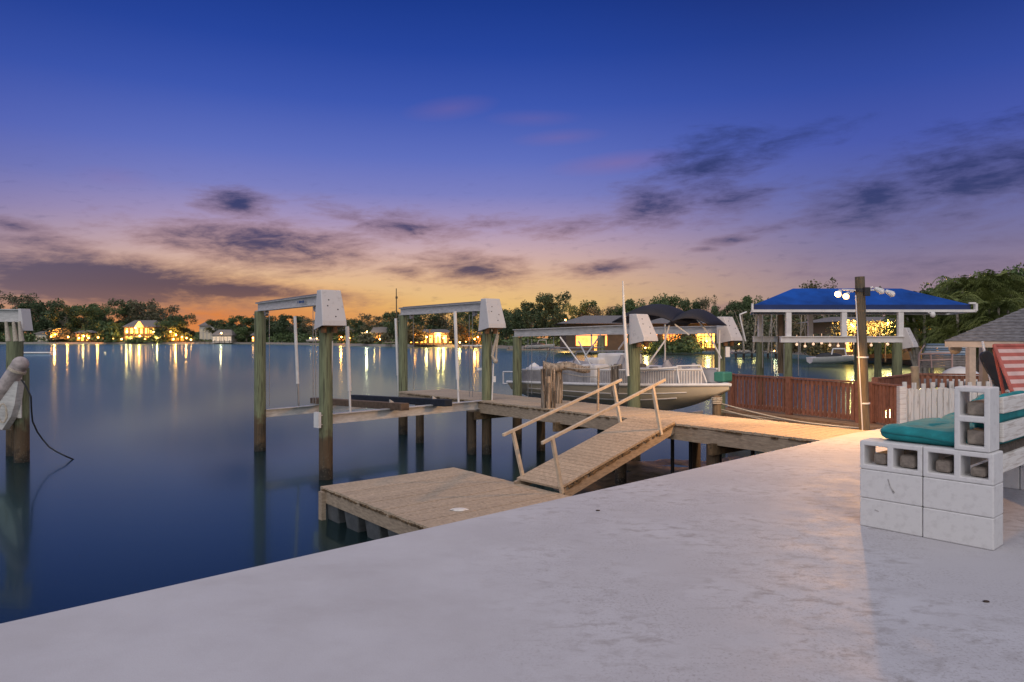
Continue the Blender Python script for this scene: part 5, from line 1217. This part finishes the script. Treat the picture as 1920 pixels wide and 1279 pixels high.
for px, yb, w_, h_, Y, m_, lb in ((1275, 660, 60, 26, 101, leaf_b, 'dark green bush in front of the amber window behind the boat'), (1225, 662, 26, 24, 101, leaf_b, 'small bush left of the dark green bush behind the boat'), (1290, 650, 26, 30, 102, leaf_c, 'bush against the left of the bright yellow windows'),
    (1612, 655, 20, 26, 62, hang_l, 'golden lit shrub left of the light pole under the canopy'), (1640, 662, 40, 28, 63, leaf_b, 'dark shrub right of the light pole under the canopy'), (1742, 618, 46, 26, 57, hang_l, 'tall dry hanging foliage left of the gazebo roof'),
    (1410, 655, 70, 66, 80, leaf_c, 'tall olive thicket left of the canopy lift, behind the bent pipe'), (1500, 660, 90, 74, 82, hang_l, 'brown leafy thicket filling the left bay under the canopy'), (1560, 660, 60, 66, 76, leaf_c, 'olive thicket behind the middle post of the canopy'), (1680, 648, 40, 22, 64, hang_l, 'amber-lit shrub before the bright house right of the light pole'), (1596, 640, 24, 16, 61, hang_l, 'glowing shrub at the foot of the bright house'), (1650, 628, 60, 24, 58, leaf_c, 'golden floodlit foliage right of the light pole, between canopy and beam'), (1590, 630, 36, 26, 58, leaf_c, 'golden floodlit foliage left of the light pole, between canopy and beam'),
    (1765, 640, 34, 40, 55, hang_l, 'dry foliage touching the gazebo roof corner'), (1535, 665, 30, 34, 60, leaf_c, 'speckled flowering bush under the left of the canopy'), (1422, 655, 60, 14, 92, leaf_c, 'low lamplit hedge left of the canopy lift'),
    (206, 640, 20, 30, 281, leaf_b, 'bush beside the golden garden house'), (300, 642, 18, 22, 281, leaf_a, 'round bush right of the columned house'), (262, 641, 30, 8, 281, leaf_b, 'clipped bush before the columned house'), (690, 640, 20, 14, 205, leaf_c, 'yellow-lit bush left of the thatched hut'),
    (727, 640, 18, 14, 205, leaf_c, 'yellow-lit bush right of the thatched hut'), (775, 640, 30, 26, 183, hang_l, 'reddish lit bush at the left end of the long house'), (860, 640, 24, 30, 180, hang_l, 'reddish bush at the right end of the long house'), (112, 636, 26, 18, 284, leaf_c, 'bush lit orange round the left shore lamp')):
    shrub(px, yb, w_, h_, Y, m_, lb)
ORDW = ['first', 'second', 'third', 'fourth', 'fifth', 'sixth', 'seventh', 'eighth', 'ninth', 'tenth', 'eleventh', 'twelfth', 'thirteenth', 'fourteenth', 'fifteenth', 'sixteenth', 'seventeenth', 'eighteenth', 'nineteenth', 'twentieth', 'twenty-first', 'twenty-second', 'twenty-third', 'twenty-fourth', 'twenty-fifth', 'twenty-sixth', 'twenty-seventh', 'twenty-eighth']
# lamps that give the streaks
LM = [(104, 628, 281, 'o', 12000, 'orange lamp blazing beneath the trees on the left shore'), (96, 631, 281, 'o', 0, 'smaller orange lamp left of the blazing one'), (157, 630, 281, 'g', 900, 'warm lamp in the lit arch pavilion'), (200, 630, 281, 'g', 6000, 'golden lamp by the garden house'),
      (238, 622, 281, 'g', 2600, 'lamp at the left corner of the columned house'), (262, 630, 280, 'g', 2600, 'lamp before the centre of the columned house'), (288, 622, 281, 'g', 2600, 'lamp at the right corner of the columned house'), (330, 628, 281, 'o', 9000, 'amber lamp among trees right of the columned house'), (310, 631, 281, 'o', 0, 'small amber lamp by the low half-hidden house'), (342, 632, 281, 'g', 0, 'small lamp at the right of the low half-hidden house'),
      (415, 625, 274, 'w', 900, 'pale lamp on the boathouse roof edge'), (474, 634, 272, 'w', 0, 'pale lamp of the tiny cabin'), (688, 622, 205, 'w', 1400, 'white lamp beside the thatched hut'), (702, 634, 205, 'g', 900, 'yellow lamp under the thatched hut'),
      (832, 634, 182, 'g', 2600, 'bright lamp at the right of the long lit house'), (800, 632, 182, 'g', 1200, 'lamp at the middle of the long lit house'), (862, 642, 176, 'g', 700, 'low lamp right of the white guide post on the shore'), (779, 630, 182, 'o', 900, 'orange lamp at the left end of the long house'), (896, 632, 178, 'o', 500, 'red-orange lamp of the small cabin'),
      (1060, 600, 140, 'o', 6000, 'orange garden lamp glowing in the trees above the lift beam'), (1325, 640, 100, 'g', 900, 'lamp on the veranda before the yellow windows'), (1210, 652, 100, 'g', 500, 'lamp seen between pile and motor box behind the boat'), (1182, 648, 100, 'o', 500, 'orange lamp behind the tall green pile'),
      (1385, 646, 90, 'g', 260, 'lamp over the low hedge, left one'), (1412, 645, 90, 'g', 260, 'lamp over the low hedge, middle one'), (1452, 658, 84, 'w', 300, 'white dock lamp whose glare stands in the water left of the canopy piles'),
      (1600, 612, 57.2, 'g', 5000, 'lamp lighting the golden shrub left of the light pole'), (1660, 616, 57.2, 'g', 7000, 'lamp on the lit house right of the light pole'), (1718, 632, 54, 'g', 5000, 'glaring lamp right of the canopy motor box'), (1748, 634, 55, 'g', 300, 'smaller lamp left of the gazebo corner')]
SEQ = [(128, 632, 'o'), (148, 634, 'g'), (166, 634, 'g'), (184, 633, 'o'), (212, 634, 'g'), (228, 636, 'g'), (246, 636, 'g'), (254, 615, 'g'), (272, 636, 'o'), (296, 635, 'g'), (320, 622, 'o'), (325, 636, 'g'), (350, 634, 'o'), (358, 637, 'g'), (408, 632, 'w'), (428, 632, 'w'), (582, 634, 'w'), (594, 635, 'w'), (640, 632, 'o'), (655, 634, 'o'), (712, 636, 'g'), (778, 638, 'o'), (790, 638, 'g'), (812, 638, 'g'), (822, 628, 'g'), (845, 636, 'g'), (874, 640, 'o'), (890, 636, 'o')]
for k, (px, py, c) in enumerate(SEQ):
    LM.append((px, py, shore(px)-.5, c, 3000 if k % 3 == 0 else 0, '%s lamp, %s along the far shore from the left picture edge' % ({'o': 'tiny orange', 'g': 'tiny golden', 'w': 'tiny pale'}[c], ORDW[k])))
for px, py, Y, c, e, lb in LM:
    col = {'o': (1, .42, .10), 'g': (1, .66, .26), 'w': (1, .85, .66)}[c]; p = at(px, py, Y); r = {'o': .0010, 'g': .0011, 'w': .0009}[c]*Y
    if Y < 70: r *= 1.0
    root = thing('garden_lamp', (p.x, p.y, LZ), lb, 'lamp', 'lamps along the far shore')
    b_ = MB(); b_.ball(p, r, 10, 6); b_.build('lamp_glass', bulbo_m if c == 'o' else bulb_m, root)
    b_ = MB(); b_.tube((p.x, p.y, LZ), (p.x, p.y, p.z-r), .06, .05, 8); b_.build('post', dark_m, root)
    if e: lamp('shore_light', p+Vector((0, -.6, .3)), e*.40, (col[0], col[1]*.8, col[2]*.6), .3)
# string of lantern lights between canopy piles
for i in range(12):
    p = at(1494+i*15.5, 646+3*math.sin(i*1.7), 45); b_ = MB(); b_.ball(p, .09, 8, 5); b_.tube(p+UPZ*.08, p+UPZ*.6, .015, .015, 5)
    tag(b_.build('string_light', glow('string_bulb', (1, .66, .42), 1.1), None, base=p), ORD[i]+' of the round bulbs hanging in a row beneath the canopy lift beam', 'string light', 'bulbs in a row under the canopy beam')
# far piers
def pier(px0, px1, ydeck, Y, label, m=fas_m, n=6):
    a_, c_ = at(px0, ydeck, Y), at(px1, ydeck, Y); root = thing('pier', (a_.x, Y, WZ), label, 'pier')
    b_ = MB(); b_.box((a_+c_)/2, ((c_-a_).x, 1.6, .2)); b_.build('deck', m, root)
    for i in range(n):
        p = a_.lerp(c_, (i+.3)/n); b_ = MB(); b_.tube((p.x, Y-.6, WZ-.5), (p.x, Y-.6, p.z+.5), .13, .13, 8); b_.build('piling', trunk_m, root)
pier(355, 438, 640, 270, 'dark pier with piles below the white boathouse', trunk_m, 9)
pier(722, 765, 642, 196, 'short pier right of the thatched hut', fas_m, 5)
pier(866, 905, 648, 160, 'pale floating pier left of the pile under the second motor box', boatw_m, 4)
pier(1372, 1462, 661, 84, 'grey pier left of the canopy lift', grey_m, 6)
pier(1100, 1180, 657, 118, 'dark pier behind the boat console', trunk_m, 5)
pier(950, 1050, 656, 134, 'low pier behind the left pile of the boat lift', fas_m, 7)

# specks on the patio
for i, (px, py) in enumerate(((1121, 958), (1849, 1129))):
    p = gr(px, py); b_ = MB(); b_.ball(p+UPZ*.004, .012, 7, 4, (1.5, .9, .4))
    tag(b_.build('dry_leaf', mat('dry_leaf_brown', (.05, .03, .02), .8, .3, 30), None, base=p), ['dark leaf scrap on the patio near its edge, left of centre', 'dark leaf scrap on the patio in front of the bench at right', 'tiny scrap at the patio edge below the ramp foot', 'tiny scrap on the patio left of the block bench'][i], 'leaf')

for o in bpy.data.objects:
    if '_org' in o: del o['_org']
